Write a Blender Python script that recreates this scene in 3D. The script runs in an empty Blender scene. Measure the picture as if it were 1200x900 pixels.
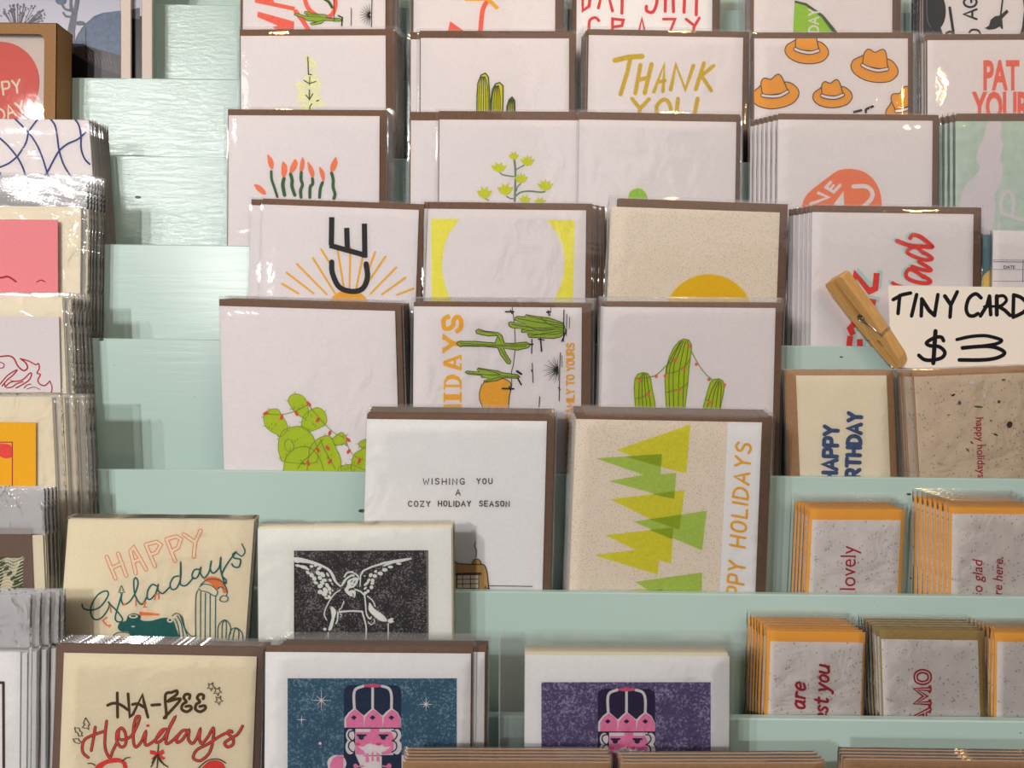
import bpy, math, random
from mathutils import Vector, Matrix, noise
from mathutils.geometry import tessellate_polygon
rnd = random.Random(7)
scene = bpy.context.scene
COL = scene.collection
F = 900.0; CZ = 1.3; ROLL = math.radians(0.6)
CR, SR = math.cos(ROLL), math.sin(ROLL)

def W(px, py, d):
    """a point of the photograph at distance d (metres) in front of the lens"""
    X, Y = px - 600.0, py - 450.0
    ix, iy = CR*X + SR*Y, -SR*X + CR*Y
    return Vector((ix*d/F, d, CZ - iy*d/F))

# ------------------------------------------------------------------ rack levels
def B(k): return 0.473 - 0.0272*(k-5)             # front face of the board of tier k
ZT = {0:.2984, 1:.2288, 2:.162, 3:.0932, 4:.027, 5:-.0552, 6:-.1206, 7:-.181}
def Z(k):
    if k in ZT: return CZ + ZT[k]
    if k < 0: return CZ + ZT[0] + .068*(-k)
    return CZ + ZT[7] - .0665*(k-7)
LIP = .045
BT = .006
def FLOOR(k): return Z(k) - LIP

# ------------------------------------------------------------------ materials
def lin(c):
    c = c/255.0
    return c/12.92 if c <= .04045 else ((c+.055)/1.055)**2.4
GAIN = (1.24, 1.27, 1.27)
def rgb(r, g, b, k=1.0):
    return tuple(min(.93, lin(v)*GAIN[i]*k) for i, v in enumerate((r, g, b))) + (1,)
MATS = {}
def newmat(name):
    m = bpy.data.materials.new(name); m.use_nodes = True
    nt = m.node_tree; p = nt.nodes['Principled BSDF']
    MATS[name] = m
    return m, nt, p
def node(nt, t, **kw):
    n = nt.nodes.new(t)
    for k, v in kw.items():
        if hasattr(n, k): setattr(n, k, v)
        else: n.inputs[k].default_value = v
    return n
def coords(nt, scale=(1,1,1)):
    tc = nt.nodes.new('ShaderNodeTexCoord'); mp = nt.nodes.new('ShaderNodeMapping')
    mp.inputs['Scale'].default_value = scale
    nt.links.new(tc.outputs['Object'], mp.inputs['Vector'])
    return mp.outputs['Vector']
def ramp(nt, fac, stops):
    r = nt.nodes.new('ShaderNodeValToRGB')
    e = r.color_ramp.elements
    while len(e) > 1: e.remove(e[-1])
    e[0].position = stops[0][0]; e[0].color = stops[0][1]
    for p, c in stops[1:]:
        x = e.new(p); x.color = c
    nt.links.new(fac, r.inputs['Fac'])
    return r.outputs['Color']
def mixc(nt, fac, a, b, mode='MIX'):
    m = nt.nodes.new('ShaderNodeMix'); m.data_type = 'RGBA'; m.blend_type = mode
    for s, v in ((0, fac), (6, a), (7, b)):
        if hasattr(v, 'is_linked'): nt.links.new(v, m.inputs[s])
        else: m.inputs[s].default_value = v
    return m.outputs[2]
def bump(nt, p, h, strength=.2, dist=.001):
    b = nt.nodes.new('ShaderNodeBump'); b.inputs['Strength'].default_value = strength
    b.inputs['Distance'].default_value = dist
    nt.links.new(h, b.inputs['Height']); nt.links.new(b.outputs['Normal'], p.inputs['Normal'])

def paper(name, c, var=.04, rough=.7, grain=900):
    m, nt, p = newmat(name)
    v = coords(nt)
    n = node(nt, 'ShaderNodeTexNoise', Scale=grain, Detail=3.0); nt.links.new(v, n.inputs['Vector'])
    d = tuple(x*(1-var) for x in c[:3]) + (1,)
    l = tuple(min(.95, x*(1+var*.6)) for x in c[:3]) + (1,)
    nt.links.new(ramp(nt, n.outputs['Fac'], [(.3, d), (.7, l)]), p.inputs['Base Color'])
    p.inputs['Roughness'].default_value = rough
    p.inputs['Specular IOR Level'].default_value = .25
    bump(nt, p, n.outputs['Fac'], .08, .0002)
    return m
paper('white_paper', rgb(217, 208, 208))
paper('bright_paper', rgb(231, 220, 219))
paper('cool_paper', rgb(226, 222, 216))
paper('cream_paper', rgb(222, 208, 182))
paper('pale_cream', rgb(226, 212, 190))
paper('kraft_brown', rgb(112, 84, 66), .12, .75, 400)
paper('kraft_tan', rgb(160, 122, 88), .10, .75, 400)
paper('kraft_olive', rgb(150, 125, 72), .10, .75, 400)
paper('orange_paper', rgb(232, 158, 60), .05)
paper('amber_paper', rgb(238, 160, 28), .06)
paper('pink_paper', rgb(222, 128, 136), .05)
paper('chocolate_paper', rgb(112, 88, 76), .08)
paper('lilac_paper', rgb(205, 196, 200), .05)
paper('board_kraft', rgb(146, 108, 70), .08, .7, 500)
paper('teal_print', rgb(182, 194, 184), .09, .7, 160)
paper('mist_blue', rgb(176, 196, 200), .05)
paper('sign_paper', rgb(226, 214, 203), .03)
paper('mat_board', rgb(206, 190, 182), .05)
paper('stone_card', rgb(178, 158, 132), .1, .7, 300)
# inks
for nm, c, v in (('ink_black', (30, 24, 28), .2), ('ink_marker', (14, 10, 16), .1), ('ink_brown', (78, 54, 20), .15), ('ink_line', (70, 44, 40), .1),
              ('ink_coral', (222, 104, 84), .1), ('ink_orange', (228, 124, 82), .06), ('ink_red', (204, 50, 50), .1), ('ink_crimson', (160, 30, 48), .1),
              ('ink_redfill', (214, 66, 58), .1), ('ink_green', (56, 96, 52), .15), ('ink_darkgreen', (70, 84, 36), .15), ('ink_cactus', (148, 172, 52), .12),
              ('ink_pad', (170, 186, 22), .06), ('ink_padline', (118, 136, 28), .06), ('ink_chartreuse', (196, 196, 48), .1), ('ink_sage', (110, 130, 106), .1),
              ('ink_gold', (222, 164, 48), .08), ('ink_mustard', (194, 162, 30), .12), ('ink_yellow', (224, 214, 84), .06), ('ink_sun', (220, 180, 6), .05),
              ('ink_treeyellow', (208, 198, 46), .09), ('ink_treegreen', (170, 190, 82), .09), ('ink_treeover', (146, 164, 20), .09),
              ('ink_teal', (24, 96, 92), .14), ('ink_rust', (216, 124, 78), .1), ('ink_santa', (234, 122, 62), .06), ('ink_aqua', (176, 204, 198), .05),
              ('ink_navy', (64, 84, 124), .3), ('ink_hat', (222, 154, 44), .05), ('ink_hatline', (72, 38, 30), .1), ('ink_adobe', (186, 148, 92), .06),
              ('ink_bluepen', (46, 56, 112), .15), ('ink_pinkface', (236, 128, 168), .12), ('ink_pinkdark', (212, 84, 120), .12), ('ink_night', (26, 44, 74), .3),
              ('ink_dusk', (38, 26, 66), .3), ('ink_lime', (150, 190, 48), .08), ('ink_wash', (224, 218, 178), .1), ('ink_redbox', (206, 78, 66), .08),
              ('ink_forest', (70, 84, 50), .2), ('ink_sand', (222, 190, 110), .05), ('ink_slate', (92, 124, 132), .08)):
    paper(nm, rgb(*c), v, .6, 700)

def print_mat(name, base, grain, amount, scale=1500, fine=None):
    """speckled letterpress / risograph ink"""
    m, nt, p = newmat(name); v = coords(nt)
    n = node(nt, 'ShaderNodeTexNoise', Scale=scale, Detail=4.0, Roughness=.7); nt.links.new(v, n.inputs['Vector'])
    n2 = node(nt, 'ShaderNodeTexNoise', Scale=scale*.12, Detail=3.0); nt.links.new(v, n2.inputs['Vector'])
    a = nt.nodes.new('ShaderNodeMath'); a.operation = 'MULTIPLY_ADD'
    nt.links.new(n2.outputs['Fac'], a.inputs[0]); a.inputs[1].default_value = .35; nt.links.new(n.outputs['Fac'], a.inputs[2])
    nt.links.new(ramp(nt, a.outputs[0], [(amount-.07, base), (amount+.09, grain)]), p.inputs['Base Color'])
    p.inputs['Roughness'].default_value = .7; p.inputs['Specular IOR Level'].default_value = .2
print_mat('print_charcoal', rgb(46, 40, 44), rgb(150, 142, 140), .76, 1100)
print_mat('print_blue', rgb(52, 88, 112), rgb(122, 150, 164), .76, 900)
print_mat('print_violet', rgb(84, 70, 110), rgb(160, 148, 178), .75, 900)

def seeded(name, base, dark, light, hole=None):
    """handmade paper with seeds and flecks"""
    m, nt, p = newmat(name); v = coords(nt)
    n = node(nt, 'ShaderNodeTexNoise', Scale=120.0, Detail=5.0); nt.links.new(v, n.inputs['Vector'])
    c = ramp(nt, n.outputs['Fac'], [(.3, tuple(x*.88 for x in base[:3])+(1,)), (.7, base)])
    for sc, thr, colr, seed in ((520, .17, dark, 0), (300, .11, dark, 3), (230, .10, light, 7), (170, .08, dark, 5)):
        mp = nt.nodes.new('ShaderNodeMapping'); mp.inputs['Location'].default_value = (seed, seed*.7, seed*.3)
        mp.inputs['Scale'].default_value = (1, 1, 1.5 if seed % 2 else .7)
        nt.links.new(v, mp.inputs['Vector'])
        w = node(nt, 'ShaderNodeTexVoronoi', Scale=float(sc)); w.inputs['Randomness'].default_value = 1
        nt.links.new(mp.outputs['Vector'], w.inputs['Vector'])
        wn = nt.nodes.new('ShaderNodeTexWhiteNoise'); nt.links.new(w.outputs['Position'], wn.inputs['Vector'])
        mu = nt.nodes.new('ShaderNodeMath'); mu.operation = 'MULTIPLY'
        nt.links.new(wn.outputs['Value'], mu.inputs[0]); mu.inputs[1].default_value = thr*1.7
        lt = nt.nodes.new('ShaderNodeMath'); lt.operation = 'LESS_THAN'
        nt.links.new(w.outputs['Distance'], lt.inputs[0]); nt.links.new(mu.outputs[0], lt.inputs[1])
        sc2 = nt.nodes.new('ShaderNodeMath'); sc2.operation = 'MULTIPLY'; nt.links.new(lt.outputs[0], sc2.inputs[0]); sc2.inputs[1].default_value = .5
        c = mixc(nt, sc2.outputs[0], c, colr)
    nt.links.new(c, p.inputs['Base Color']); p.inputs['Roughness'].default_value = .75
    p.inputs['Specular IOR Level'].default_value = .2
    bump(nt, p, n.outputs['Fac'], .2, .0003)
seeded('seed_paper_grey', rgb(214, 205, 201), rgb(96, 84, 80), rgb(230, 226, 226))
seeded('seed_paper_tan', rgb(206, 186, 164), rgb(90, 66, 54), rgb(222, 208, 198))

m, nt, p = newmat('dotted_paper'); v = coords(nt)
w = node(nt, 'ShaderNodeTexVoronoi', Scale=760.0); w.inputs['Randomness'].default_value = .9; nt.links.new(v, w.inputs['Vector'])
nt.links.new(ramp(nt, w.outputs['Distance'], [(.16, rgb(188, 168, 140)), (.3, rgb(220, 206, 191))]), p.inputs['Base Color'])
p.inputs['Roughness'].default_value = .7; p.inputs['Specular IOR Level'].default_value = .2

# painted wood: brushed grain, a few dark chips
for MN, RG, BS, BD, SX in (('mint_paint', .26, .16, .0006, 11), ('brushed_mint_paint', .12, .38, .0010, 45)):
    m, nt, p = newmat(MN); v = coords(nt, (1, 1, 1))
    vs = coords(nt, (SX, 40, 150 if SX < 20 else 230))
    n = node(nt, 'ShaderNodeTexNoise', Scale=1.6, Detail=6.0, Roughness=.65, Distortion=.5); nt.links.new(vs, n.inputs['Vector'])
    n2 = node(nt, 'ShaderNodeTexNoise', Scale=5.0, Detail=2.0); nt.links.new(v, n2.inputs['Vector'])
    c = ramp(nt, n2.outputs['Fac'], [(.3, rgb(162, 184, 179)), (.7, rgb(172, 194, 190))])
    w = node(nt, 'ShaderNodeTexVoronoi', Scale=42.0); w.voronoi_dimensions = '2D'; vr = nt.nodes.new('ShaderNodeMapping'); vr.inputs['Rotation'].default_value = (math.pi/2, 0, 0)
    nt.links.new(coords(nt, (.6, 1, 1.3)), vr.inputs['Vector']); nt.links.new(vr.outputs['Vector'], w.inputs['Vector'])
    wn = nt.nodes.new('ShaderNodeTexWhiteNoise'); nt.links.new(w.outputs['Position'], wn.inputs['Vector'])
    pw = nt.nodes.new('ShaderNodeMath'); pw.operation = 'POWER'; nt.links.new(wn.outputs['Value'], pw.inputs[0]); pw.inputs[1].default_value = 9.0
    mu = nt.nodes.new('ShaderNodeMath'); mu.operation = 'MULTIPLY'; nt.links.new(pw.outputs[0], mu.inputs[0]); mu.inputs[1].default_value = .075
    nn = node(nt, 'ShaderNodeTexNoise', Scale=900.0, Detail=2.0); nt.links.new(v, nn.inputs['Vector'])
    ad = nt.nodes.new('ShaderNodeMath'); ad.operation = 'MULTIPLY_ADD'; nt.links.new(nn.outputs['Fac'], ad.inputs[0]); ad.inputs[1].default_value = .03; nt.links.new(w.outputs['Distance'], ad.inputs[2])
    lt = nt.nodes.new('ShaderNodeMath'); lt.operation = 'LESS_THAN'; nt.links.new(ad.outputs[0], lt.inputs[0]); nt.links.new(mu.outputs[0], lt.inputs[1])
    c = mixc(nt, lt.outputs[0], c, rgb(60, 70, 62))
    nt.links.new(c, p.inputs['Base Color']); p.inputs['Roughness'].default_value = RG
    p.inputs['Specular IOR Level'].default_value = .5
    bump(nt, p, n.outputs['Fac'], BS, BD)

# clear cellophane
def film(name, haze, rough, bs, scale, gloss=.9):
    m = bpy.data.materials.new(name); m.use_nodes = True; MATS[name] = m
    nt = m.node_tree; nt.nodes.clear()
    out = nt.nodes.new('ShaderNodeOutputMaterial')
    v = coords(nt, (1, 1, 1))
    n = node(nt, 'ShaderNodeTexNoise', Scale=scale, Detail=3.0, Roughness=.5, Distortion=1.2); nt.links.new(v, n.inputs['Vector'])
    bm = nt.nodes.new('ShaderNodeBump'); bm.inputs['Strength'].default_value = bs; bm.inputs['Distance'].default_value = .003
    nt.links.new(n.outputs['Fac'], bm.inputs['Height'])
    tr = nt.nodes.new('ShaderNodeBsdfTransparent'); tr.inputs['Color'].default_value = (.985, .985, .985, 1)
    gl = nt.nodes.new('ShaderNodeBsdfGlossy'); gl.inputs['Roughness'].default_value = rough
    gl.inputs['Color'].default_value = (gloss, gloss, gloss, 1)
    nt.links.new(bm.outputs['Normal'], gl.inputs['Normal'])
    df = nt.nodes.new('ShaderNodeBsdfDiffuse'); df.inputs['Color'].default_value = (.85, .85, .87, 1)
    fr = nt.nodes.new('ShaderNodeFresnel'); fr.inputs['IOR'].default_value = 1.45; nt.links.new(bm.outputs['Normal'], fr.inputs['Normal'])
    m1 = nt.nodes.new('ShaderNodeMixShader'); m1.inputs[0].default_value = haze
    nt.links.new(tr.outputs[0], m1.inputs[1]); nt.links.new(df.outputs[0], m1.inputs[2])
    m2 = nt.nodes.new('ShaderNodeMixShader'); nt.links.new(fr.outputs[0], m2.inputs[0])
    nt.links.new(m1.outputs[0], m2.inputs[1]); nt.links.new(gl.outputs[0], m2.inputs[2])
    nt.links.new(m2.outputs[0], out.inputs['Surface'])
    return m
film('cellophane', .012, .035, .10, 40.0)
film('crinkled_cellophane', .10, .07, .45, 60.0)  # white haze stands in for reflections the dark surroundings don't give
film('frosted_cellophane', .32, .07, .6, 75.0)  # extra white haze paints in bright glare on the crumpled flaps
film('film_edge', .07, .12, .2, 60.0)  # whitened rim, painting in the highlight along the sleeve's folded edges
film('window_film', .02, .03, .06, 30.0)

m, nt, p = newmat('peg_wood'); v = coords(nt, (40, 40, 40))
wv = node(nt, 'ShaderNodeTexNoise', Scale=3.0, Detail=5.0); nt.links.new(coords(nt, (30, 200, 30)), wv.inputs['Vector'])
nt.links.new(ramp(nt, wv.outputs['Fac'], [(.3, rgb(188, 140, 80)), (.7, rgb(208, 160, 98))]), p.inputs['Base Color'])
p.inputs['Roughness'].default_value = .55
m, nt, p = newmat('steel_wire'); p.inputs['Metallic'].default_value = 1; p.inputs['Roughness'].default_value = .25
p.inputs['Base Color'].default_value = (.6, .58, .55, 1)
m, nt, p = newmat('photo_sky'); v = coords(nt)
g = nt.nodes.new('ShaderNodeSeparateXYZ'); nt.links.new(v, g.inputs[0])
nt.links.new(ramp(nt, g.outputs['Z'], [(.06, rgb(168, 162, 176)), (.16, rgb(130, 136, 160))]), p.inputs['Base Color'])
p.inputs['Roughness'].default_value = .35
for nm, c in (('photo_dark', (16, 14, 20)), ('photo_blue', (76, 92, 120)), ('photo_slate', (84, 88, 100)), ('photo_shrub', (80, 76, 88)), ('photo_brown', (58, 48, 48))):
    paper(nm, rgb(*c), .25, .35, 300)
paper('plaster', (.55, .53, .5, 1), .03)
paper('floorboards', (.2, .14, .1, 1), .2, .5, 6)

# ------------------------------------------------------------------ mesh helpers
def link_mesh(name, verts, faces, fm, mats, parent=None, loc=None, smooth=False):
    loc = loc if loc is not None else Vector((0, 0, 0))
    me = bpy.data.meshes.new(name)
    me.from_pydata([tuple(Vector(v) - loc) for v in verts], [], faces)
    for mn in mats: me.materials.append(MATS[mn])
    for p_, i in zip(me.polygons, fm):
        p_.material_index = i; p_.use_smooth = smooth
    me.update()
    o = bpy.data.objects.new(name, me); COL.objects.link(o)
    if parent is not None: o.parent = parent
    else: o.location = loc
    return o
class MB:
    """collects shapes for one mesh"""
    def __init__(s): s.v = []; s.f = []; s.m = []; s.mats = []
    def mi(s, mat):
        if mat not in s.mats: s.mats.append(mat)
        return s.mats.index(mat)
    def add(s, vs, fs, mat):
        b = len(s.v); s.v += [Vector(x) for x in vs]; i = s.mi(mat)
        for f in fs: s.f.append(tuple(b+k for k in f)); s.m.append(i)
    def slab(s, q, d, th, mat, inset=0):
        """q: photo-px outline (convex, TL TR BR BL order) at depth d, thickness th going away; softened front edge"""
        n = len(q)
        F1 = [W(x, y, d) for x, y in q]
        c = sum(F1, Vector())/n
        rim = [p_ + Vector((0, min(th*.3, .0002), 0)) for p_ in F1]
        fr = [p_ + (c-p_).normalized()*.00015 for p_ in F1]
        bk = [p_ + Vector((0, th, 0)) for p_ in F1]
        vs = fr + rim + bk
        fs = [tuple(range(n))[::-1], tuple(range(2*n, 3*n))]
        for a in (0, n):
            for i in range(n):
                j = (i+1) % n; fs.append((a+i, a+j, a+n+j, a+n+i))
        s.add(vs, fs, mat)
    def box(s, lo, hi, mat, bev=.0008):
        x0, y0, z0 = lo; x1, y1, z1 = hi; b = bev
        pr = [(y0+b, z0), (y1-b, z0), (y1, z0+b), (y1, z1-b), (y1-b, z1), (y0+b, z1), (y0, z1-b), (y0, z0+b)]
        vs = [(x0, y, z) for y, z in pr] + [(x1, y, z) for y, z in pr]
        fs = [tuple(range(8))[::-1], tuple(range(8, 16))] + [(i, (i+1) % 8, 8+(i+1) % 8, 8+i) for i in range(8)]
        s.add(vs, fs, mat)
    def tube(s, pts, r, mat, seg=8):
        pts = [Vector(p_) for p_ in pts]; vs = []; n = len(pts)
        up = Vector((.13, .3, .94)).normalized()
        for i, p_ in enumerate(pts):
            t = (pts[min(i+1, n-1)] - pts[max(i-1, 0)]).normalized()
            a = t.cross(up).normalized(); b = t.cross(a)
            for k in range(seg):
                an = 2*math.pi*k/seg; vs.append(p_ + a*math.cos(an)*r + b*math.sin(an)*r)
        fs = [(i*seg+k, i*seg+(k+1) % seg, (i+1)*seg+(k+1) % seg, (i+1)*seg+k) for i in range(n-1) for k in range(seg)]
        fs += [tuple(range(seg)), tuple(range((n-1)*seg, n*seg))[::-1]]
        s.add(vs, fs, mat)
    def build(s, name, parent=None, loc=None, smooth=False):
        return link_mesh(name, s.v, s.f, s.m, s.mats, parent, loc, smooth)

def tag(o, label=None, cat=None, group=None, kind=None):
    if label: o['label'] = label
    if cat: o['category'] = cat
    if group: o['group'] = group
    if kind: o['kind'] = kind
    return o
def empty(name, loc):
    o = bpy.data.objects.new(name, None); o.empty_display_size = .01
    COL.objects.link(o); o.location = loc
    return o
def copy_thing(root, offset, label, group):
    r = root.copy(); COL.objects.link(r); r.location = root.location + Vector(offset)
    r['label'] = label; r['group'] = group
    for ch in [o for o in COL.objects if o.parent is root]:
        c_ = ch.copy(); COL.objects.link(c_); c_.parent = r
        for g_ in [o for o in COL.objects if o.parent is ch]:
            d_ = g_.copy(); COL.objects.link(d_); d_.parent = c_
    return r

# ------------------------------------------------------------------ drawing on paper
def smooth(pts, closed=False, n=6):
    P = [Vector(p_[:2]) for p_ in pts]; m = len(P)
    if m < 3: return [tuple(p_) for p_ in P]
    out = []
    rng = range(m if closed else m-1)
    for i in rng:
        if closed: a, b, c_, d_ = P[(i-1) % m], P[i], P[(i+1) % m], P[(i+2) % m]
        else: a, b, c_, d_ = P[max(i-1, 0)], P[i], P[i+1], P[min(i+2, m-1)]
        for k in range(n):
            t = k/n
            out.append(tuple(.5*((2*b) + (c_-a)*t + (2*a-5*b+4*c_-d_)*t*t + (3*b-a-3*c_+d_)*t**3)))
    if not closed: out.append(tuple(P[-1]))
    return out
def clip_poly(poly, q):
    """clip against a convex outline (photo px)"""
    area = sum(q[i][0]*q[(i+1) % len(q)][1]-q[(i+1) % len(q)][0]*q[i][1] for i in range(len(q)))
    sg = 1 if area > 0 else -1
    out = poly
    for i in range(len(q)):
        a, b = q[i], q[(i+1) % len(q)]
        def side(p_): return sg*((b[0]-a[0])*(p_[1]-a[1]) - (b[1]-a[1])*(p_[0]-a[0]))
        inp, out = out, []
        for k in range(len(inp)):
            p0, p1 = inp[k], inp[(k+1) % len(inp)]
            s0, s1 = side(p0), side(p1)
            if s0 >= 0: out.append(p0)
            if (s0 >= 0) != (s1 >= 0):
                t = s0/(s0-s1); out.append((p0[0]+(p1[0]-p0[0])*t, p0[1]+(p1[1]-p0[1])*t))
        if len(out) < 3: return []
    return out
GLYPH = {
 'A': (7, "0,10 3.5,0 7,10;1.3,6.6 5.7,6.6"), 'B': (6, "0,0 0,10;~0,0 4.5,.3 5,2.5 4,4.7 0,4.8;~0,4.8 5,5.2 6,7.5 5,9.8 0,10"),
 'C': (6, "~6,1.5 3.5,0 1,1.5 0,5 1,8.5 3.5,10 6,8.7"), 'D': (6, "0,0 0,10;~0,0 3.5,.5 6,3 6,7 3.5,9.6 0,10"),
 'E': (5.5, "5.5,0 0,0 0,10 5.5,10;0,4.9 4.5,4.9"), 'F': (5.5, "5.5,0 0,0 0,10;0,4.9 4.5,4.9"),
 'G': (6, "~6,1.7 3.5,0 1,1.5 0,5 1,8.5 3.5,10 6,9;3.5,5.8 6,5.8 6,9.6"), 'H': (6, "0,0 0,10;6,0 6,10;0,5 6,5"), 'I': (0, "0,0 0,10"),
 'J': (5, "~5,0 5,7.5 3.5,10 1.2,9.6 0,7.8"), 'K': (6, "0,0 0,10;5.5,0 0,5.8;1.5,4.5 6,10"), 'L': (5, "0,0 0,10 5,10"), 'M': (7, "0,10 0,0 3.5,7 7,0 7,10"),
 'N': (6, "0,10 0,0 6,10 6,0"), 'O': (6, "~3,0 1,1 0,5 1,9 3,10 5,9 6,5 5,1 3,0"), 'P': (5.5, "0,10 0,0;~0,0 4.5,.3 5.5,2.8 4.5,5.2 0,5.6"),
 'R': (6, "0,10 0,0;~0,0 4.5,.3 5.5,2.8 4.5,5.2 0,5.6;2.5,5.5 6,10"), 'S': (5.5, "~5.5,1.5 3,0 .7,1.5 1,3.7 4.8,5.8 5.3,8.5 3,10 0,8.6"),
 'T': (6, "0,0 6,0;3,0 3,10"), 'U': (6, "~0,0 0,6 .8,9 3,10 5.2,9 6,6 6,0"), 'V': (6, "0,0 3,10 6,0"), 'W': (8, "0,0 1.8,10 4,3 6.2,10 8,0"),
 'Y': (6, "0,0 3,5;6,0 3,5 3,10"), 'Z': (6, "0,0 6,0 0,10 6,10"),
 'a': (5.5, "~5,5.4 3,4 .8,5.5 .5,8 1.8,10 4,9 5,5.4;5,4.2 5,9.5 6,10"), 'r': (4.5, "1,4 1,10;~1,6 2.5,4.2 4.5,4.7"),
 'e': (5, "~.5,7 5,6.6 4.5,4.5 2.5,4 .8,5.5 .5,8 2,10 5,9"), 'y': (5, "0,4 2.5,10;5,4 2.5,10 1,13 -.5,13"), 'o': (5, "~2.5,4 .5,5.5 .5,8.5 2.5,10 4.5,8.5 4.5,5.5 2.5,4"),
 'u': (5.5, "~0,4 0,8.5 1.5,10 4,9.3 5,7;5,4 5,10"), 's': (4, "~4,4.8 2,4 .5,5.3 3.7,8.2 2.2,10 0,9.2"), 't': (4, "~2,1.5 2,8.7 3,10 4.3,9.3;.2,4 4,4"), ' ': (4, ""),
}
class Art:
    def __init__(s): s.items = []; s.layer = 0; s.last = None; s.o = (0, 0, 1); s.sh = None
    def f(s, ox, oy, sc): s.o = (ox, oy, sc); return s
    def T(s, p_): return (s.o[0]+p_[0]/s.o[2], s.o[1]+p_[1]/s.o[2])
    def _push(s, poly, mat, new=False):
        if mat != s.last: s.layer += 1; s.last = mat
        else: s.layer += .03
        s.items.append((poly, mat, s.layer))
    def fill(s, pts, mat, sm=False, out=None, ow=1.0):
        P = smooth(pts, True) if sm else list(pts)
        Q = [s.T(p_) for p_ in P]
        tris = tessellate_polygon([[Vector((x, y, 0)) for x, y in Q]])
        if mat == s.last: s.layer += .2
        for t in tris:
            s._push([Q[i] for i in t], mat); s.layer -= .03
        if out: s.line(list(P)+[P[0]], ow, out)
        return s
    def line(s, pts, w, mat, sm=False, w2=None, cap=True):
        """w: width in frame units"""
        P = smooth(pts) if sm else list(pts)
        if w/s.o[2] < 4.2: w *= 1.2
        if mat == s.last: s.layer += .15
        Q = [Vector(s.T(p_)) for p_ in P]
        Q = [q for i, q in enumerate(Q) if i == 0 or (q-Q[i-1]).length > 1e-5]
        if len(Q) < 2: return s
        n = len(Q); r0 = w/s.o[2]/2; r1 = (w2 if w2 is not None else w)/s.o[2]/2
        L, R = [], []
        for i in range(n):
            a = (Q[i]-Q[i-1]).normalized() if i else None
            b = (Q[i+1]-Q[i]).normalized() if i < n-1 else None
            t = ((a or b)+(b or a))
            t = t.normalized() if t.length > 1e-3 else (a or b)
            k = 1.0
            if a is not None and b is not None: k = min(1.6, 1/max(.3, math.sqrt(max(0, (1+a.dot(b))/2))))
            nn_ = Vector((-t.y, t.x)); r = r0+(r1-r0)*i/(n-1)
            L.append(Q[i]+nn_*r*k); R.append(Q[i]-nn_*r*k)
        for i in range(n-1):
            s._push([tuple(L[i]), tuple(L[i+1]), tuple(R[i+1]), tuple(R[i])], mat)
        if cap:
            for c_, r in ((Q[0], r0), (Q[-1], r1)):
                if r > .25: s._push([(c_.x+r*math.cos(k*math.pi/4), c_.y+r*math.sin(k*math.pi/4)) for k in range(8)], mat)
        return s
    def oval(s, cx, cy, rx, ry, mat, rot=0, n=20):
        ca, sa = math.cos(math.radians(rot)), math.sin(math.radians(rot))
        P = []
        for k in range(n):
            a = 2*math.pi*k/n; x, y = rx*math.cos(a), ry*math.sin(a)
            P.append((cx+x*ca-y*sa, cy+x*sa+y*ca))
        s._push([s.T(p_) for p_ in P], mat); return s
    def text(s, txt, x, y, h, mat, w, ang=0, track=3.0, xs=1.0, slant=0, serif=0, jitter=0, space=4):
        """stroke lettering; (x,y) = baseline start, h = cap height, both in frame units"""
        th = math.radians(ang); dx, dy = math.cos(th), math.sin(th); ux, uy = math.sin(th), -math.cos(th)
        pen = 0.0; u = h/10
        for ch in txt:
            if ch == ' ': pen += (space+track)*xs; continue
            wd, spec = GLYPH[ch]
            jy = rnd.uniform(-jitter, jitter)
            def M(gx, gy):
                a = (pen+gx*xs+(10-gy)*slant)*u; b = (10-gy+jy)*u
                return (x+dx*a+ux*b, y+dy*a+uy*b)
            for st in spec.split(';'):
                sm = st.startswith('~'); pts = [tuple(float(v_) for v_ in q.split(',')) for q in st.lstrip('~').split(' ')]
                if sm: pts = smooth(pts, n=4)
                s.line([M(*q) for q in pts], w, mat)
                if serif:
                    for gx, gy in (pts[0], pts[-1]):
                        if (gy in (0, 10, 4)): s.line([M(gx-serif, gy), M(gx+serif, gy)], w*.55, mat)
            pen += wd*xs+track*xs
        return s
    def font(s, txt, x, y, size, mat, ang=0, xs=1.0, bold=0.0, slant=0.0, track=1.0):
        """lettering in the built-in sans face"""
        cu = bpy.data.curves.new('lettering', 'FONT'); cu.body = txt; cu.size = 1.0; cu.offset = bold; cu.shear = slant
        cu.space_character = track; cu.resolution_u = 3; cu.fill_mode = 'FRONT'
        ob = bpy.data.objects.new('lettering', cu); COL.objects.link(ob)
        dg = bpy.context.evaluated_depsgraph_get(); ev = ob.evaluated_get(dg); me = ev.to_mesh()
        th = math.radians(ang); dx, dy = math.cos(th), math.sin(th); ux, uy = math.sin(th), -math.cos(th)
        for p_ in me.polygons:
            pts = []
            for vi in p_.vertices:
                co = me.vertices[vi].co; a, b = co.x*size*xs, co.y*size
                pts.append(s.T((x+dx*a+ux*b, y+dy*a+uy*b)))
            if len(pts) > 3:
                for t in tessellate_polygon([[Vector((q[0], q[1], 0)) for q in pts]]): s._push([pts[i] for i in t], mat)
            else: s._push(pts, mat)
        ev.to_mesh_clear(); COL.objects.unlink(ob); bpy.data.objects.remove(ob); bpy.data.curves.remove(cu)
        return s
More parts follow.
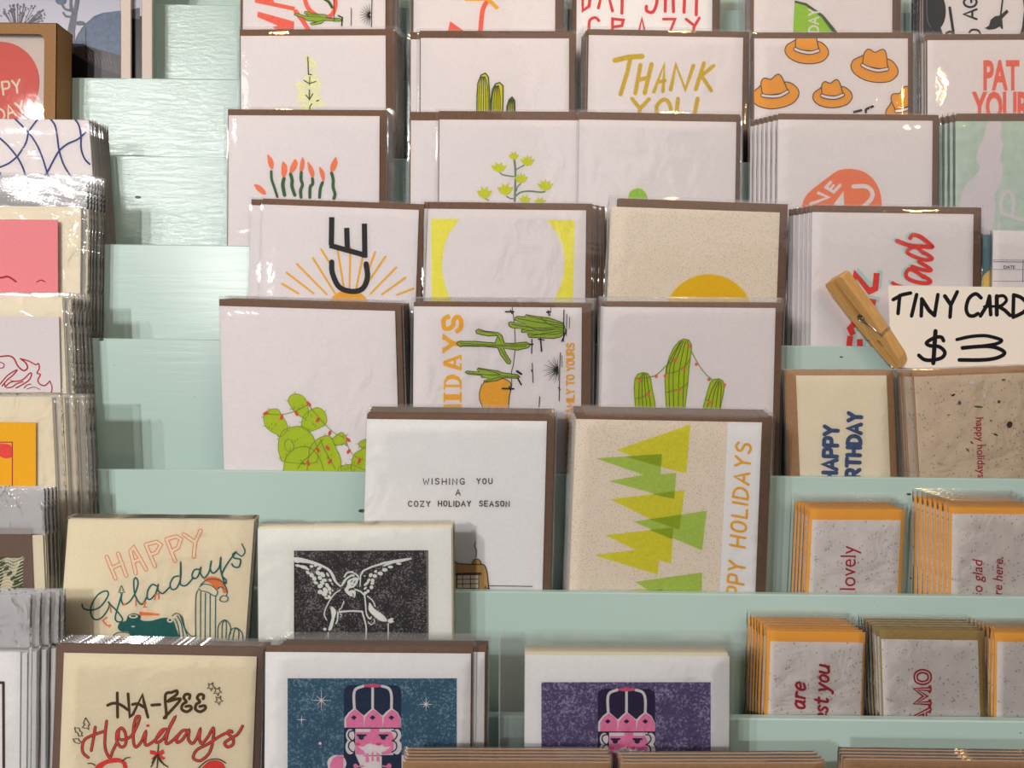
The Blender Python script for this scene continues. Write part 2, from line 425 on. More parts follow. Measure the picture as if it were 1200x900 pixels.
    def put(s, mb, q, d):
        st = min(.000018, .00040/max(1, max((i_[2] for i_ in s.items), default=1)))
        for poly, mat, ly in s.items:
            c_ = clip_poly(poly, q)
            if len(c_) < 3: continue
            ar = sum(c_[i][0]*c_[(i+1) % len(c_)][1]-c_[(i+1) % len(c_)][0]*c_[i][1] for i in range(len(c_)))
            if abs(ar) < 1e-4: continue
            if ar > 0: c_ = c_[::-1]
            vs = [W(x, y, d - .00003 - st*ly) for x, y in c_]
            mb.add(vs, [tuple(range(len(c_)))], mat)

# ------------------------------------------------------------------ a sleeved card
def make_card(k, tl, tr, paper_='white_paper', art=None, bl=None, env=None, envmat='kraft_brown', sl=(4, 6, 4), film_='cellophane',
              copies=(), pitch=.0024, label='', clabel=None, group=None, off=.0014, name='greeting_card', part='folded_card', sag=1.0, seed=0,
              cat='greeting card', lift=0.0, dd=0.0):
    d = B(k) + BT + off + dd
    tl, tr = Vector(tl), Vector(tr)
    u = (tr-tl).normalized()
    v = Vector((-u.y, u.x)) if bl is None else (Vector(bl)-tl).normalized()
    def down(P, dd_=0):
        z0 = W(P.x, P.y, d+dd_).z; z1 = W(P.x+v.x, P.y+v.y, d+dd_).z
        return (z0 - FLOOR(k) - .0006)/(z0-z1)
    def quad(L, T, R, dd_=0, h=None):
        a, b = tl - u*L - v*T, tr + u*R - v*T
        H = h if h else min(down(a, dd_), down(b, dd_))
        return [a, b, b+v*H, a+v*H]
    q = quad(0, 0, 0)
    cx = (q[2]+q[3])/2
    base = W(cx.x, cx.y, d+.0006); base.z = FLOOR(k)
    root = empty(name, base); tag(root, label, cat, group)
    mb = MB(); mb.mi(paper_)
    Q = [(p_.x, p_.y) for p_ in q]
    mb.slab(Q, d, .0002, paper_)
    back = [(p_.x, p_.y) for p_ in quad(0, -.6, -1.0)]
    mb.slab(back, d+.00045, .0002, paper_)
    mb.slab([Q[0], (Q[0][0]+u.x*.5, Q[0][1]+u.y*.5), (Q[3][0]+u.x*.5, Q[3][1]), Q[3]], d+.0001, .0005, paper_)   # the fold
    if art: art.put(mb, Q, d)
    mb.build(part, root, base)
    T = 0; Lm = Rm = 0
    if env:
        Lm, T, Rm = env
        e = MB(); eq = [(p_.x, p_.y) for p_ in quad(Lm, T, Rm, .0008)]
        e.slab(eq, d+.0008, .0003, envmat)
        a, b, c_, d_ = [Vector(x) for x in eq]
        mid = (a+b)/2 + (d_-a)*.42                        # the pointed flap on its back
        fl = [(a.x, a.y), (b.x, b.y), (mid.x+u.x*6, mid.y), (mid.x-u.x*6, mid.y)]
        e.slab(fl, d+.00112, .00012, envmat)
        e.build('envelope', root, base)
    if sl:
        r = random.Random(seed*31+k*7+int(tl.x))
        Lx, Tx, Rx = Lm+sl[0], T+sl[1], Rm+sl[2]
        sq = quad(Lx, Tx, Rx)
        a, b, c_, d_ = sq
        NX, NZ = 16, 18
        s = MB(); ph = r.uniform(0, 99)
        front, backv = [], []
        wob = [noise.noise(Vector((ph, j*.45, 0)))*1.6*sag for j in range(NZ+1)]
        wobr = [noise.noise(Vector((ph+7, j*.45, 0)))*1.6*sag for j in range(NZ+1)]
        tw = [noise.noise(Vector((ph+13, i*.5, 0)))*1.4*sag for i in range(NX+1)]
        ew, et = max(2.0, min(Lx, Rx)*.8), max(2.5, Tx*.7)
        us = [0, .007, .03] + [.03+.94*i/(NX-4) for i in range(1, NX-4)] + [.97, .993, 1]
        vsn = [0, .006, .03] + [.03+.95*i/(NZ-3) for i in range(1, NZ-2)] + [1]
        NX, NZ = len(us)-1, len(vsn)-1
        while len(wob) < NZ+1: wob.append(0); wobr.append(0)
        while len(tw) < NX+1: tw.append(0)
        for j, tv in enumerate(vsn):
            for i, tu in enumerate(us):
                P = a.lerp(b, tu).lerp(d_.lerp(c_, tu), tv)
                if i == 0: P = P + u*(abs(wob[j])*.6)
                if i == NX: P = P - u*(abs(wobr[j])*.6)
                if j == 0: P = P + v*(abs(tw[i])*.8)
                edge = min(tu*(b-a).length/ew, (1-tu)*(b-a).length/ew, tv*(d_-a).length/et, 1.0)
                e_ = math.sin(max(0, edge)*math.pi/2)
                nz = noise.noise(Vector((P.x*.035+ph, P.y*.03, 0)))*.00022*sag + noise.noise(Vector((P.x*.11+ph, P.y*.09, 5)))*.00008*sag
                yf = d + .0005 - (.00115 + nz*(.3 + 1.4*(1-e_)))*e_
                front.append(W(P.x, P.y, d) + Vector((0, yf-d, 0)))
                backv.append(W(P.x, P.y, d) + Vector((0, .00055+.00075*e_, 0)))
        nf = len(front); w_ = NX+1; fs = []
        for j in range(NZ):
            for i in range(NX):
                fs.append((j*w_+i, (j+1)*w_+i, (j+1)*w_+i+1, j*w_+i+1))
                fs.append((nf+j*w_+i, nf+j*w_+i+1, nf+(j+1)*w_+i+1, nf+(j+1)*w_+i))
        edge_f = [f_ for n_, f_ in enumerate(fs) if n_ % 2 == 0 and ((n_//2) % NX in (0, NX-1) or n_//2 < NX)]
        rest = [f_ for f_ in fs if f_ not in set(edge_f)]
        if film_ == 'frosted_cellophane':                # the creased flap above the card is whitened to imitate glare
            jt = max(j for j in range(NZ+1) if vsn[j] <= Tx/(d_-a).length + .02)
            top = [f_ for n_, f_ in enumerate(fs) if f_ in set(rest) and (n_//2)//NX < jt]
            s.add(front+backv, top, film_)
            s.add(front+backv, [f_ for f_ in rest if f_ not in set(top)], 'cellophane')
        else:
            s.add(front+backv, rest, film_)
        s.add(front, edge_f, 'film_edge')
        s.build('clear_sleeve', root, base, smooth=True)
    g = group or ('cards in the stack of ' + label)
    for i, dx in enumerate(copies):
        pt = min(pitch, .0160/len(copies)) if pitch <= .0024 else pitch
        copy_thing(root, (dx*d/F, pt*(i+1), lift*(i+1)*d/F), clabel or ('sleeved card, one of the ' + g), g[:80])
    return root
J = lambda n, s=0.0, a=1.2: [s*(i+1) + rnd.uniform(-a, a) for i in range(n)]

# ------------------------------------------------------------------ artwork, row by row
# --- row 1
A = Art(); A.f(280, 0, 6.316)
A.fill([(105, -60), (120, 20), (410, 80), (415, 50), (260, 18), (240, -60)], 'ink_coral').fill([(140, 85), (410, 160), (405, 240), (135, 125)], 'ink_coral')
A.fill([(250, 200), (330, 178), (405, 160), (405, 230), (300, 240)], 'ink_coral')
A.line([(420, 85), (470, 150), (520, 230)], 34, 'ink_coral').line([(500, -60), (490, 0), (520, 70), (590, 120), (660, 125), (700, 90), (715, 20), (700, -40)], 32, 'ink_coral', True)
A.line([(635, -5), (665, 15), (690, 55)], 17, 'ink_darkgreen', True)
A.fill([(412, 112), (425, 100), (510, 120), (485, 98), (495, 84), (560, 102), (640, 108), (655, 130), (745, 136), (745, 158), (640, 152), (610, 172), (545, 184), (530, 172), (570, 160), (500, 150), (470, 128)], 'ink_cactus', True, 'ink_darkgreen', 4)
A.line([(510, 122), (620, 128), (730, 146)], 3, 'ink_darkgreen').line([(500, 104), (600, 116)], 3, 'ink_darkgreen').line([(550, 172), (630, 145)], 3, 'ink_darkgreen')
for a in range(11):
    t = math.radians(100+a*16); A.line([(975+10*math.cos(t), 110-10*math.sin(t)), (975+82*math.cos(t), 110-86*math.sin(t))], 5, 'ink_black', w2=1.5)
A.line([(705, 160), (705, 0), (722, -60)], 3, 'ink_black').line([(985, -10), (980, 200)], 5, 'ink_black').line([(832, 60), (830, 190)], 4, 'ink_black').line([(735, 115), (765, 130), (760, 190)], 8, 'ink_black')
art_1a = A
A = Art(); A.f(450, 0, 4)
A.line([(484, 5), (462, 50), (452, 145)], 22, 'ink_coral', True).fill([(310, 100), (375, 145), (300, 145)], 'ink_coral').fill([(372, -20), (490, -14), (540, 35), (528, 46), (480, 4), (380, 4)], 'ink_gold')
art_1b = A
A = Art(); A.f(660, 0, 5.4545)
for p_ in ([(125, -110), (125, 68), (165, 40), (178, -60), (125, -110)], [(225, 50), (265, -120), (315, 70)], [(345, -110), (378, -40), (375, 85)], [(378, -40), (410, -110)],
           [(600, -110), (575, -90), (600, 0), (575, 75), (535, 70), (532, 40)], [(655, -110), (652, 72)], [(700, -110), (705, 75)], [(655, -10), (705, -14)], [(780, -110), (772, 78)], [(855, -110), (850, 95)], [(810, -110), (900, -112)]):
    A.line(p_, 17, 'ink_red', len(p_) > 5)
A.line([(228, 132), (205, 112), (170, 130), (165, 185), (170, 250), (230, 245)], 15, 'ink_red', True)
for p_ in ([(315, 280), (315, 120), (385, 128), (375, 165), (315, 172)], [(470, 260), (503, 118), (535, 260)], [(640, 122), (715, 122), (660, 260), (720, 260)], [(785, 122), (840, 165)], [(870, 115), (835, 175), (832, 260)]):
    A.line(p_, 15, 'ink_red')
art_1c = A
A = Art(); A.f(900, 0, 4)
A.fill([(125, 2), (180, 15), (260, 70), (325, 150), (340, 260), (112, 260)], 'ink_forest').fill([(125, 12), (175, 26), (250, 80), (302, 150), (310, 260), (112, 260)], 'ink_lime')
A.line([(128, 160), (250, 154), (300, 170)], 6, 'white_paper').text('DAY', 236, 150, 44, 'white_paper', 7, ang=-90, track=2.5, xs=1.0)
art_1d = A
A = Art(); A.f(1080, 0, 10)
A.fill([(-20, -700), (1600, -700), (1600, 900), (-20, 900)], 'ink_black')
A.oval(700, 110, 500, 700, 'white_paper').oval(170, 130, 115, 220, 'ink_marker').line([(60, -60), (68, 220), (110, 320)], 9, 'photo_slate', True)
A.line([(330, 90), (375, 400)], 28, 'ink_marker').text('AG', 645, 225, 150, 'ink_marker', 22, ang=-90, xs=1.1, track=1.6)
A.items = [x for x in A.items]
A.line([(560, 380), (590, 350), (660, 355), (690, 400)], 20, 'ink_marker', True).line([(290, 390), (330, 372), (370, 390)], 24, 'ink_marker', True)
A.fill([(740, 330), (790, 300), (810, 230), (860, 190), (920, 180), (1000, 110), (1020, 140), (945, 220), (955, 345), (930, 330), (920, 310), (860, 340), (790, 350)], 'ink_black').line([(960, -80), (925, 190)], 17, 'ink_black')
art_1e = A
# --- row 2
A = Art(); A.f(250, 0, 4)
for x, y, rx, ry in ((445, 290, 12, 38), (462, 300, 20, 30), (440, 385, 18, 30), (410, 410, 18, 34), (430, 450, 35, 30), (470, 455, 30, 28), (455, 360, 30, 20), (480, 400, 26, 36), (500, 482, 26, 16), (440, 505, 40, 25), (410, 465, 20, 14)):
    A.oval(x, y, rx, ry, 'ink_wash', rnd.uniform(-30, 30))
A.line([(443, 268), (446, 348), (460, 350)], 5, 'ink_darkgreen').line([(452, 360), (451, 400)], 4, 'ink_darkgreen').line([(425, 377), (450, 392), (480, 382)], 4.5, 'ink_darkgreen').line([(450, 422), (450, 468)], 5, 'ink_darkgreen')
A.line([(434, 446), (451, 466), (466, 440)], 4.5, 'ink_darkgreen').line([(484, 474), (494, 470)], 5, 'ink_darkgreen').line([(462, 486), (452, 500), (455, 560)], 4.5, 'ink_darkgreen')
art_2a = A
A = Art(); A.f(450, 0, 4)
for P in ([(434, 620), (436, 450), (440, 390), (455, 352), (475, 343), (489, 360), (495, 440), (497, 620)], [(497, 620), (500, 480), (508, 420), (522, 394), (542, 387), (558, 402), (558, 470), (552, 620)], [(572, 620), (576, 500), (586, 468), (600, 455), (612, 470), (616, 620)]):
    A.fill(P, 'ink_treeyellow', False)
for P in ([(434, 620), (436, 450), (440, 390), (455, 352), (475, 343), (489, 360), (495, 440), (497, 620)], [(497, 620), (500, 480), (508, 420), (522, 394), (542, 387), (558, 402), (558, 470), (552, 620)], [(572, 620), (576, 500), (586, 468), (600, 455), (612, 470), (616, 620)]):
    A.line(P, 5, 'ink_forest')
    c_ = sum(p_[0] for p_ in P[2:6])/4; lo, hi = P[0][0], P[-1][0]
    for i in range(1, 6): x = lo+(hi-lo)*i/6; A.line([(x, 620), (x+1, P[2][1]+40), (c_*.6+x*.4, P[3][1]+8)], 3.4, 'ink_forest', True)
art_2b = A
A = Art(); A.f(650, 0, 4)
for p_, w in (([(282, 283), (345, 268), (410, 264)], 24), ([(355, 272), (340, 340), (309, 442)], 20), ([(402, 304), (378, 438)], 19), ([(454, 300), (422, 437)], 20), ([(392, 375), (438, 364)], 16), ([(465, 430), (514, 300), (508, 428)], 18), ([(485, 385), (516, 378)], 14),
            ([(544, 420), (568, 302), (612, 420), (650, 308)], 19), ([(700, 296), (662, 418)], 19), ([(745, 308), (680, 362)], 17), ([(690, 358), (735, 425)], 17),
            ([(362, 462), (400, 510), (442, 464)], 18), ([(400, 510), (390, 600)], 18), ([(578, 462), (568, 560), (600, 600), (650, 560), (670, 462)], 19)):
    A.line(p_, w, 'ink_mustard')
A.line([(480, 540), (478, 500), (500, 472), (525, 470), (542, 500), (540, 540), (510, 580), (480, 540)], 18, 'ink_mustard', True)
art_2c = A
def hat(A, cx, cy, s, rot, out='ink_hatline'):
    c_, sn = math.cos(math.radians(rot)), math.sin(math.radians(rot))
    R = lambda P: [(cx+(x*c_-y*sn)*s, cy+(x*sn+y*c_)*s) for x, y in P]
    brim = R([(-165, 10), (-150, -30), (-100, -60), (-70, -70), (80, -60), (130, -40), (165, 5), (165, 50), (120, 95), (40, 112), (-50, 105), (-120, 75), (-155, 40)])
    crown = R([(-85, 0), (-80, -80), (-62, -110), (-40, -114), (-5, -98), (30, -116), (55, -122), (75, -95), (90, -20), (94, 8), (40, 14), (-30, 8)])
    return brim, crown, R([(-85, 0), (-40, 18), (30, 28), (92, 12)])
A = Art(); A.f(880, 40, 6)
H_ = [hat(A, 868, 225, 1.0, 5), hat(A, 390, 105, .92, 0), hat(A, 165, 412, 1.0, -12), hat(A, 570, 425, .83, -6), hat(A, 1095, 500, 1.0, -28)]
for b, c_, l in H_: A.fill(b, 'ink_hat', True)
for b, c_, l in H_: A.line(smooth(b+[b[0]]), 5.5, 'ink_hatline')
for b, c_, l in H_: A.fill(c_, 'ink_hat', True)
for b, c_, l in H_: A.line(smooth(c_+[c_[0]]), 5.5, 'ink_hatline'); A.line(l, 24, 'ink_hatline', True)
for b, c_, l in H_: A.line(l, 14, 'white_paper', True)
A.line([(725, 548), (775, 535)], 14, 'ink_black').line([(808, 550), (812, 528), (858, 508)], 14, 'ink_black', True)
art_2d = A
A = Art(); A.f(900, 0, 4)
A.font('PAT', 1006, 418, 190, 'ink_coral', xs=.52, bold=.035, track=.95).font('YOUR', 962, 566, 190, 'ink_coral', xs=.52, bold=.035, track=.95)
art_2e = A
# --- row 3
A = Art(); A.f(290, 170, 7.5)
for P in ([(175, 82), (215, 120), (230, 170), (215, 213), (185, 170)], [(310, 142), (345, 180), (345, 240), (318, 290), (300, 250), (300, 190)], [(418, 122), (438, 160), (420, 215), (378, 250), (372, 225), (385, 175)], [(485, 105), (500, 150), (492, 210), (465, 240), (460, 195), (470, 140)],
          [(530, 145), (565, 190), (585, 240), (575, 288), (550, 255), (533, 200)], [(632, 190), (665, 225), (678, 270), (668, 325), (655, 300), (635, 240)], [(775, 105), (788, 150), (770, 210), (738, 233), (728, 200), (745, 150)], [(58, 345), (110, 358), (155, 405), (158, 432), (128, 428), (85, 395)]):
    A.fill(P, 'ink_orange', True)
    A.line(smooth(P+[P[0]]), 3, 'ink_orange')
for P, w in (([(208, 230), (212, 300), (235, 370), (262, 455)], 19), ([(320, 295), (310, 350), (325, 440)], 26), ([(378, 255), (392, 310), (390, 360), (415, 440)], 24), ([(472, 240), (470, 300), (482, 350), (466, 400), (470, 460)], 22),
             ([(570, 295), (572, 340), (550, 370), (547, 460)], 22), ([(658, 330), (640, 380), (632, 460)], 21), ([(738, 245), (752, 300), (752, 370), (768, 430), (758, 470)], 22)):
    A.line(P, w, 'ink_green', True)
art_3a = A
A = Art(); A.f(540, 170, 10)
for P, w in (([(625, 160), (640, 330), (632, 660)], 20), ([(640, 310), (660, 280), (740, 238)], 12), ([(460, 325), (500, 350), (620, 370)], 13), ([(650, 540), (665, 490), (700, 455)], 12), ([(640, 600), (700, 555), (800, 540), (930, 552), (985, 545)], 16), ([(535, 600), (580, 625), (625, 628)], 12), ([(280, 625), (330, 650)], 10)):
    A.line(P, w, 'ink_sage', True)
def bloom(A, cx, cy, sx, sy, n=5, lean=0):
    P = []
    for i in range(n):
        a = math.radians(200 + 140*i/(n-1) + lean); a2 = math.radians(200 + 140*(i+.5)/(n-1) + lean)
        P += [(cx+sx*math.cos(a)*1.05, cy+sy*math.sin(a))]
        if i < n-1: P += [(cx+sx*.5*math.cos(a2), cy+sy*.42*math.sin(a2))]
    P += [(cx+sx*.6, cy+sy*.35), (cx, cy+sy*.6), (cx-sx*.6, cy+sy*.3)]
    A.fill(P, 'ink_chartreuse'); A.line(P+[P[0]], 11, 'ink_chartreuse')
for x, y, sx, sy, n in ((620, 135, 55, 55, 4), (780, 195, 78, 75, 5), (445, 270, 85, 70, 4), (705, 400, 75, 70, 5), (990, 480, 90, 75, 5), (520, 530, 88, 90, 4), (275, 570, 85, 90, 4), (750, 650, 60, 70, 4), (930, 670, 60, 60, 4)):
    bloom(A, x, y, sx, sy, n)
art_3b = A
A = Art(); A.f(650, 200, 4); A.fill([(345, 140), (352, 100), (385, 83), (415, 92), (435, 125), (440, 200), (345, 200)], 'ink_lime', True).line([(385, 92), (400, 160)], 3, 'ink_cactus'); art_3c = A
A = Art(); A.f(930, 190, 10)
A.fill([(110, 470), (150, 390), (230, 310), (400, 180), (520, 100), (640, 78), (780, 98), (900, 165), (980, 270), (1020, 380), (1030, 520), (1000, 700), (800, 860), (400, 860), (140, 700), (100, 560)], 'ink_orange', True)
A.line([(435, 235), (380, 295), (470, 350), (545, 270)], 30, 'white_paper').line([(430, 322), (470, 270)], 22, 'white_paper').line([(290, 362), (410, 412), (200, 490)], 32, 'white_paper')
A.fill([(585, 338), (600, 640), (440, 600), (480, 480)], 'white_paper').line([(700, 285), (850, 285), (920, 350), (910, 430), (820, 520), (740, 560)], 50, 'white_paper', True)
art_3d = A
A = Art(); A.f(1080, 130, 6)
A.fill([(-200, -60), (1200, -60), (1200, 1300), (-200, 1300)], 'teal_print')
A.fill([(470, 85), (500, 66), (545, 68), (565, 100), (555, 180), (575, 240), (555, 340), (572, 420), (545, 530), (512, 590), (520, 680), (500, 830), (480, 1000), (250, 1000), (270, 650), (310, 520), (380, 455), (408, 400), (385, 350), (400, 260), (440, 180), (455, 110)], 'lilac_paper', True)
A.line([(640, 720), (648, 640), (630, 580), (600, 565), (565, 600), (560, 700), (600, 730), (800, 790)], 22, 'lilac_paper', True).line([(550, 790), (540, 830)], 16, 'lilac_paper')
art_3e = A
# --- row 4
A = Art(); A.f(250, 200, 4)
for a, b in (((505, 368), (550, 440)), ((467, 410), (570, 575)), ((392, 438), (532, 580)), ((343, 478), (470, 575)), ((322, 530), (400, 576)), ((582, 370), (616, 575)), ((642, 360), (638, 560)), ((700, 405), (668, 560)), ((758, 382), (700, 540)), ((806, 404), (700, 560)), ((857, 454), (735, 578)), ((900, 502), (790, 580)), ((938, 553), (860, 582))):
    A.line([b, a], 7, 'ink_gold', w2=10)
A.oval(635, 640, 95, 82, 'ink_gold')
A.line([(555, 218), (553, 350)], 25, 'ink_black', cap=False).line([(545, 350), (718, 398)], 25, 'ink_black', cap=False).line([(625, 268), (628, 365)], 25, 'ink_black', cap=False).line([(708, 248), (710, 408)], 25, 'ink_black', cap=False)
A.line([(555, 428), (558, 480), (590, 545), (650, 566), (700, 552), (722, 500), (716, 437)], 25, 'ink_black', True)
art_4a = A
A = Art(); A.f(450, 200, 4)
def arc(cx, cy, rx, ry, a0, a1, n=16): return [(cx+rx*math.cos(math.radians(a0+(a1-a0)*i/n)), cy+ry*math.sin(math.radians(a0+(a1-a0)*i/n))) for i in range(n+1)]
A.fill([(220, 226), (354, 226)] + [(300, 300), (280, 360), (270, 440), (277, 505), (300, 580), (340, 650), (400, 700)] + [(226, 700)], 'ink_yellow')
A.fill([(764, 233), (894, 233), (882, 700), (720, 700), (770, 650), (812, 580), (840, 505), (848, 430), (838, 350), (812, 290)], 'ink_yellow')
art_4b = A
A = Art(); A.f(650, 200, 4); A.fill(arc(722, 700, 212, 214, 180, 360, 30), 'ink_sun'); art_4c = A
A = Art()
A.f(1030, 250, 9)
scr = [([(330, 260), (360, 228), (440, 250), (530, 320), (560, 355), (480, 350), (330, 340), (190, 290)], 46), ([(470, 420), (400, 360), (330, 370), (300, 410), (360, 450), (480, 490), (560, 480), (520, 440), (440, 395)], 40),
       ([(350, 560), (440, 590), (530, 605), (545, 590), (480, 545), (420, 510)], 40), ([(470, 675), (400, 620), (320, 590), (285, 640), (310, 690), (420, 730), (520, 735), (540, 710), (470, 660)], 42), ([(145, 735), (200, 765), (330, 800), (420, 830)], 40)]
for P, w in scr: A.line([(x-26, y-12) for x, y in P], w, 'ink_aqua', True)
A.f(900, 200, 4)
zz = [[(397, 560), (410, 485), (475, 565), (503, 552), (510, 480)], [(400, 600), (505, 618)], [(425, 690), (385, 740), (400, 770)], [(478, 640), (495, 690)], [(385, 775), (378, 850)], [(430, 790), (432, 850)]]
for P in zz: A.line([(x+16, y-12) for x, y in P], 26, 'ink_aqua', cap=False)
A.f(1030, 250, 9)
for P, w in scr: A.line(P, w, 'ink_redfill', True)
A.f(900, 200, 4)
for P in zz: A.line(P, 28, 'ink_redfill', cap=False)
art_4d = A
A = Art(); A.f(1030, 320, 7.06)
for y in (-108, -30, 66): A.line([(940, y), (1400, y+2)], 2.5, 'ink_bluepen')
A.f(900, 200, 4).line([(1057, 427), (1300, 429)], 2.5, 'ink_bluepen').line([(1196, 420), (1194, 520)], 2.5, 'ink_bluepen').font('DATE', 1103, 459, 20, 'ink_bluepen', xs=1.1, bold=.02)
art_4e = A
A = Art(); A.f(900, 200, 4).fill([(0, 0), (1500, 0), (1500, 1200), (0, 1200)], 'ink_slate').oval(1090, 545, 98, 92, 'ink_sand'); art_4f = A
# --- row 5
A = Art(); A.f(290, 440, 7.5)
pads = [[(140, 370), (148, 335), (190, 302), (265, 296), (300, 350), (340, 410), (350, 480), (290, 540), (262, 520), (200, 488), (155, 440)],
        [(355, 225), (375, 180), (420, 162), (480, 178), (520, 230), (535, 330), (505, 375), (440, 345), (390, 290)],
        [(475, 410), (500, 350), (560, 300), (620, 282), (675, 320), (697, 385), (680, 435), (600, 475), (545, 490), (500, 470), (475, 445)],
        [(275, 560), (310, 490), (370, 458), (470, 447), (530, 480), (590, 570), (600, 760), (330, 760), (290, 720), (270, 640)],
        [(745, 555), (820, 502), (860, 530), (872, 575), (850, 600), (775, 612)], [(975, 600), (1000, 575), (1060, 560), (1060, 640), (990, 625)],
        [(920, 740), (940, 690), (1000, 650), (1070, 630), (1070, 900), (920, 840)], [(790, 850), (810, 805), (870, 785), (930, 790), (1060, 850), (1060, 900), (790, 900)],
        [(545, 640), (600, 570), (680, 530), (735, 545), (770, 620), (815, 720), (822, 790), (800, 950), (540, 950)],
        [(318, 950), (318, 800), (350, 700), (420, 640), (500, 625), (560, 640), (620, 710), (655, 790), (660, 950)]]
for P in pads: A.fill(P, 'ink_pad', True)
for P in pads: A.line(smooth(P+[P[0]]), 4.5, 'ink_padline')
A.line(smooth([(325, 610), (335, 575), (370, 560), (403, 600), (400, 650), (370, 670), (335, 650), (325, 610)]), 4, 'ink_padline')
for P in ([(150, 335), (200, 340), (310, 342), (420, 312), (520, 262)], [(545, 275), (610, 350), (680, 430), (780, 520)], [(800, 520), (850, 550)], [(870, 580), (890, 640), (930, 700), (990, 730)], [(660, 560), (560, 690), (480, 760), (440, 820)], [(640, 560), (690, 680), (770, 820)]):
    A.line(P, 4.5, 'ink_padline', True)
r2 = random.Random(3)
for P in pads:
    cx = sum(p_[0] for p_ in P)/len(P); cy = sum(p_[1] for p_ in P)/len(P)
    for p_ in P[::2]:
        dx, dy = p_[0]-cx, p_[1]-cy; l = math.hypot(dx, dy)
        A.line([p_, (p_[0]+dx/l*22, p_[1]+dy/l*22)], 3, 'ink_padline')
    for _ in range(4):
        x, y = cx+r2.uniform(-50, 50), cy+r2.uniform(-50, 50); A.line([(x, y), (x+r2.uniform(-8, 8), y+16)], 3.5, 'ink_padline')
for x, y, a in ((158, 332, 160), (298, 367, 110), (428, 333, 70), (540, 252, 55), (615, 390, 115), (722, 505, 110), (885, 565, 50), (887, 668, 120), (617, 654, 60), (703, 637, 55), (531, 770, 65), (722, 755, 120), (982, 748, 105)):
    A.oval(x, y, 24, 12, 'ink_redfill', a)
art_5a = A
A = Art(); A.f(500, 350, 6)
def slabglyph(A, pts, w): A.line(pts, w, 'ink_gold', cap=False)
# S
A.line([(150, 125), (120, 150), (122, 200), (150, 212), (185, 190), (190, 150), (215, 128), (240, 150), (240, 200), (215, 228)], 32, 'ink_gold', True)
A.fill([(112, 132), (165, 132), (165, 144), (112, 150)], 'ink_gold').fill([(200, 215), (246, 215), (246, 230), (200, 228)], 'ink_gold')
# Y
A.line([(118, 266), (186, 315)], 31, 'ink_gold', cap=False).line([(118, 364), (186, 318)], 24, 'ink_gold', cap=False).line([(176, 317), (242, 317)], 34, 'ink_gold', cap=False)
for P in ([(118, 248), (118, 292)], [(118, 342), (118, 384)], [(240, 292), (240, 344)]): A.line(P, 13, 'ink_gold', cap=False)
# A
A.fill([(116, 440), (116, 470), (235, 505), (246, 505), (246, 455), (235, 455), (235, 478), (205, 468), (205, 430), (235, 420), (235, 432), (246, 432), (246, 395), (235, 395)], 'ink_gold')
A.fill([(190, 435), (190, 463), (150, 450)], 'white_paper')
# D
A.fill([(120, 640), (120, 580), (140, 545), (185, 532), (225, 548), (245, 580), (245, 640), (235, 640), (235, 622), (130, 622), (130, 640)], 'ink_gold')
A.fill([(135, 604), (135, 588), (155, 570), (185, 565), (215, 572), (230, 590), (230, 604)], 'white_paper')
# I, L
A.fill([(118, 660), (130, 660), (130, 672), (232, 672), (232, 655), (246, 655), (246, 728), (232, 728), (232, 712), (130, 712), (130, 728), (118, 728)], 'ink_gold')
A.fill([(118, 745), (246, 740), (246, 860), (205, 830), (230, 800), (230, 782), (130, 782), (130, 800), (118, 800)], 'ink_gold')
# sun, cacti and scrub lying on their side
sun = [(410, 580), (385, 610), (370, 665), (372, 710), (395, 770), (575, 790), (580, 690), (592, 640), (590, 590), (560, 568), (535, 560), (480, 578)]
A.fill(sun, 'ink_gold'); A.line(sun+[sun[0]], 5, 'ink_brown')
A.line([(602, 62), (618, 200), (622, 330), (610, 460), (596, 520), (598, 610), (582, 690), (575, 790)], 4.5, 'ink_black', True).line([(875, 62), (868, 120)], 3, 'ink_black')
cact = [[(210, 315), (225, 300), (340, 300), (480, 312), (500, 260), (430, 262), (350, 245), (345, 225), (365, 213), (410, 228), (500, 238), (530, 260), (545, 312), (600, 315), (700, 305), (730, 322), (715, 345), (640, 362), (540, 348), (560, 390), (592, 440), (585, 460), (565, 455), (520, 395), (500, 345), (400, 335), (230, 335)],
        [(575, 170), (590, 163), (690, 178), (620, 150), (622, 130), (640, 124), (690, 128), (700, 112), (750, 122), (860, 135), (960, 170), (980, 230), (940, 270), (890, 280), (720, 272), (710, 250), (740, 245), (665, 235), (668, 218), (700, 215), (600, 205), (578, 190)],
        [(270, 518), (285, 508), (370, 515), (355, 500), (362, 487), (430, 498), (500, 508), (530, 520), (640, 535), (655, 550), (640, 560), (535, 555), (500, 575), (410, 588), (402, 578), (440, 560), (385, 552), (388, 540), (290, 530)]]
for P in cact: A.fill(P, 'ink_cactus')
for P in cact: A.line(P+[P[0]], 5, 'ink_brown')
for P in ([(230, 312), (480, 325), (720, 322)], [(240, 325), (500, 335), (700, 335)], [(370, 228), (480, 248), (520, 300)], [(520, 350), (575, 445)], [(600, 180), (760, 205), (950, 200)], [(640, 138), (780, 165), (960, 190)], [(710, 122), (850, 155), (960, 180)], [(690, 228), (840, 215), (960, 215)], [(730, 262), (850, 240), (965, 225)],
          [(700, 190), (800, 225), (900, 215)], [(800, 130), (860, 180), (960, 205)], [(740, 250), (900, 250), (960, 235)], [(290, 520), (420, 535), (520, 535)], [(370, 495), (470, 515), (520, 535)], [(415, 582), (480, 560), (530, 545)], [(540, 545), (645, 548)]):
    A.line(P, 4, 'ink_darkgreen', True)
for a in range(15):
    t = math.radians(95+a*12.5); A.line([(925, 500), (925+(112 if a % 2 else 85)*math.cos(t), 500-(95 if a % 2 else 80)*math.sin(t))], 5.5, 'ink_black', w2=1.5)
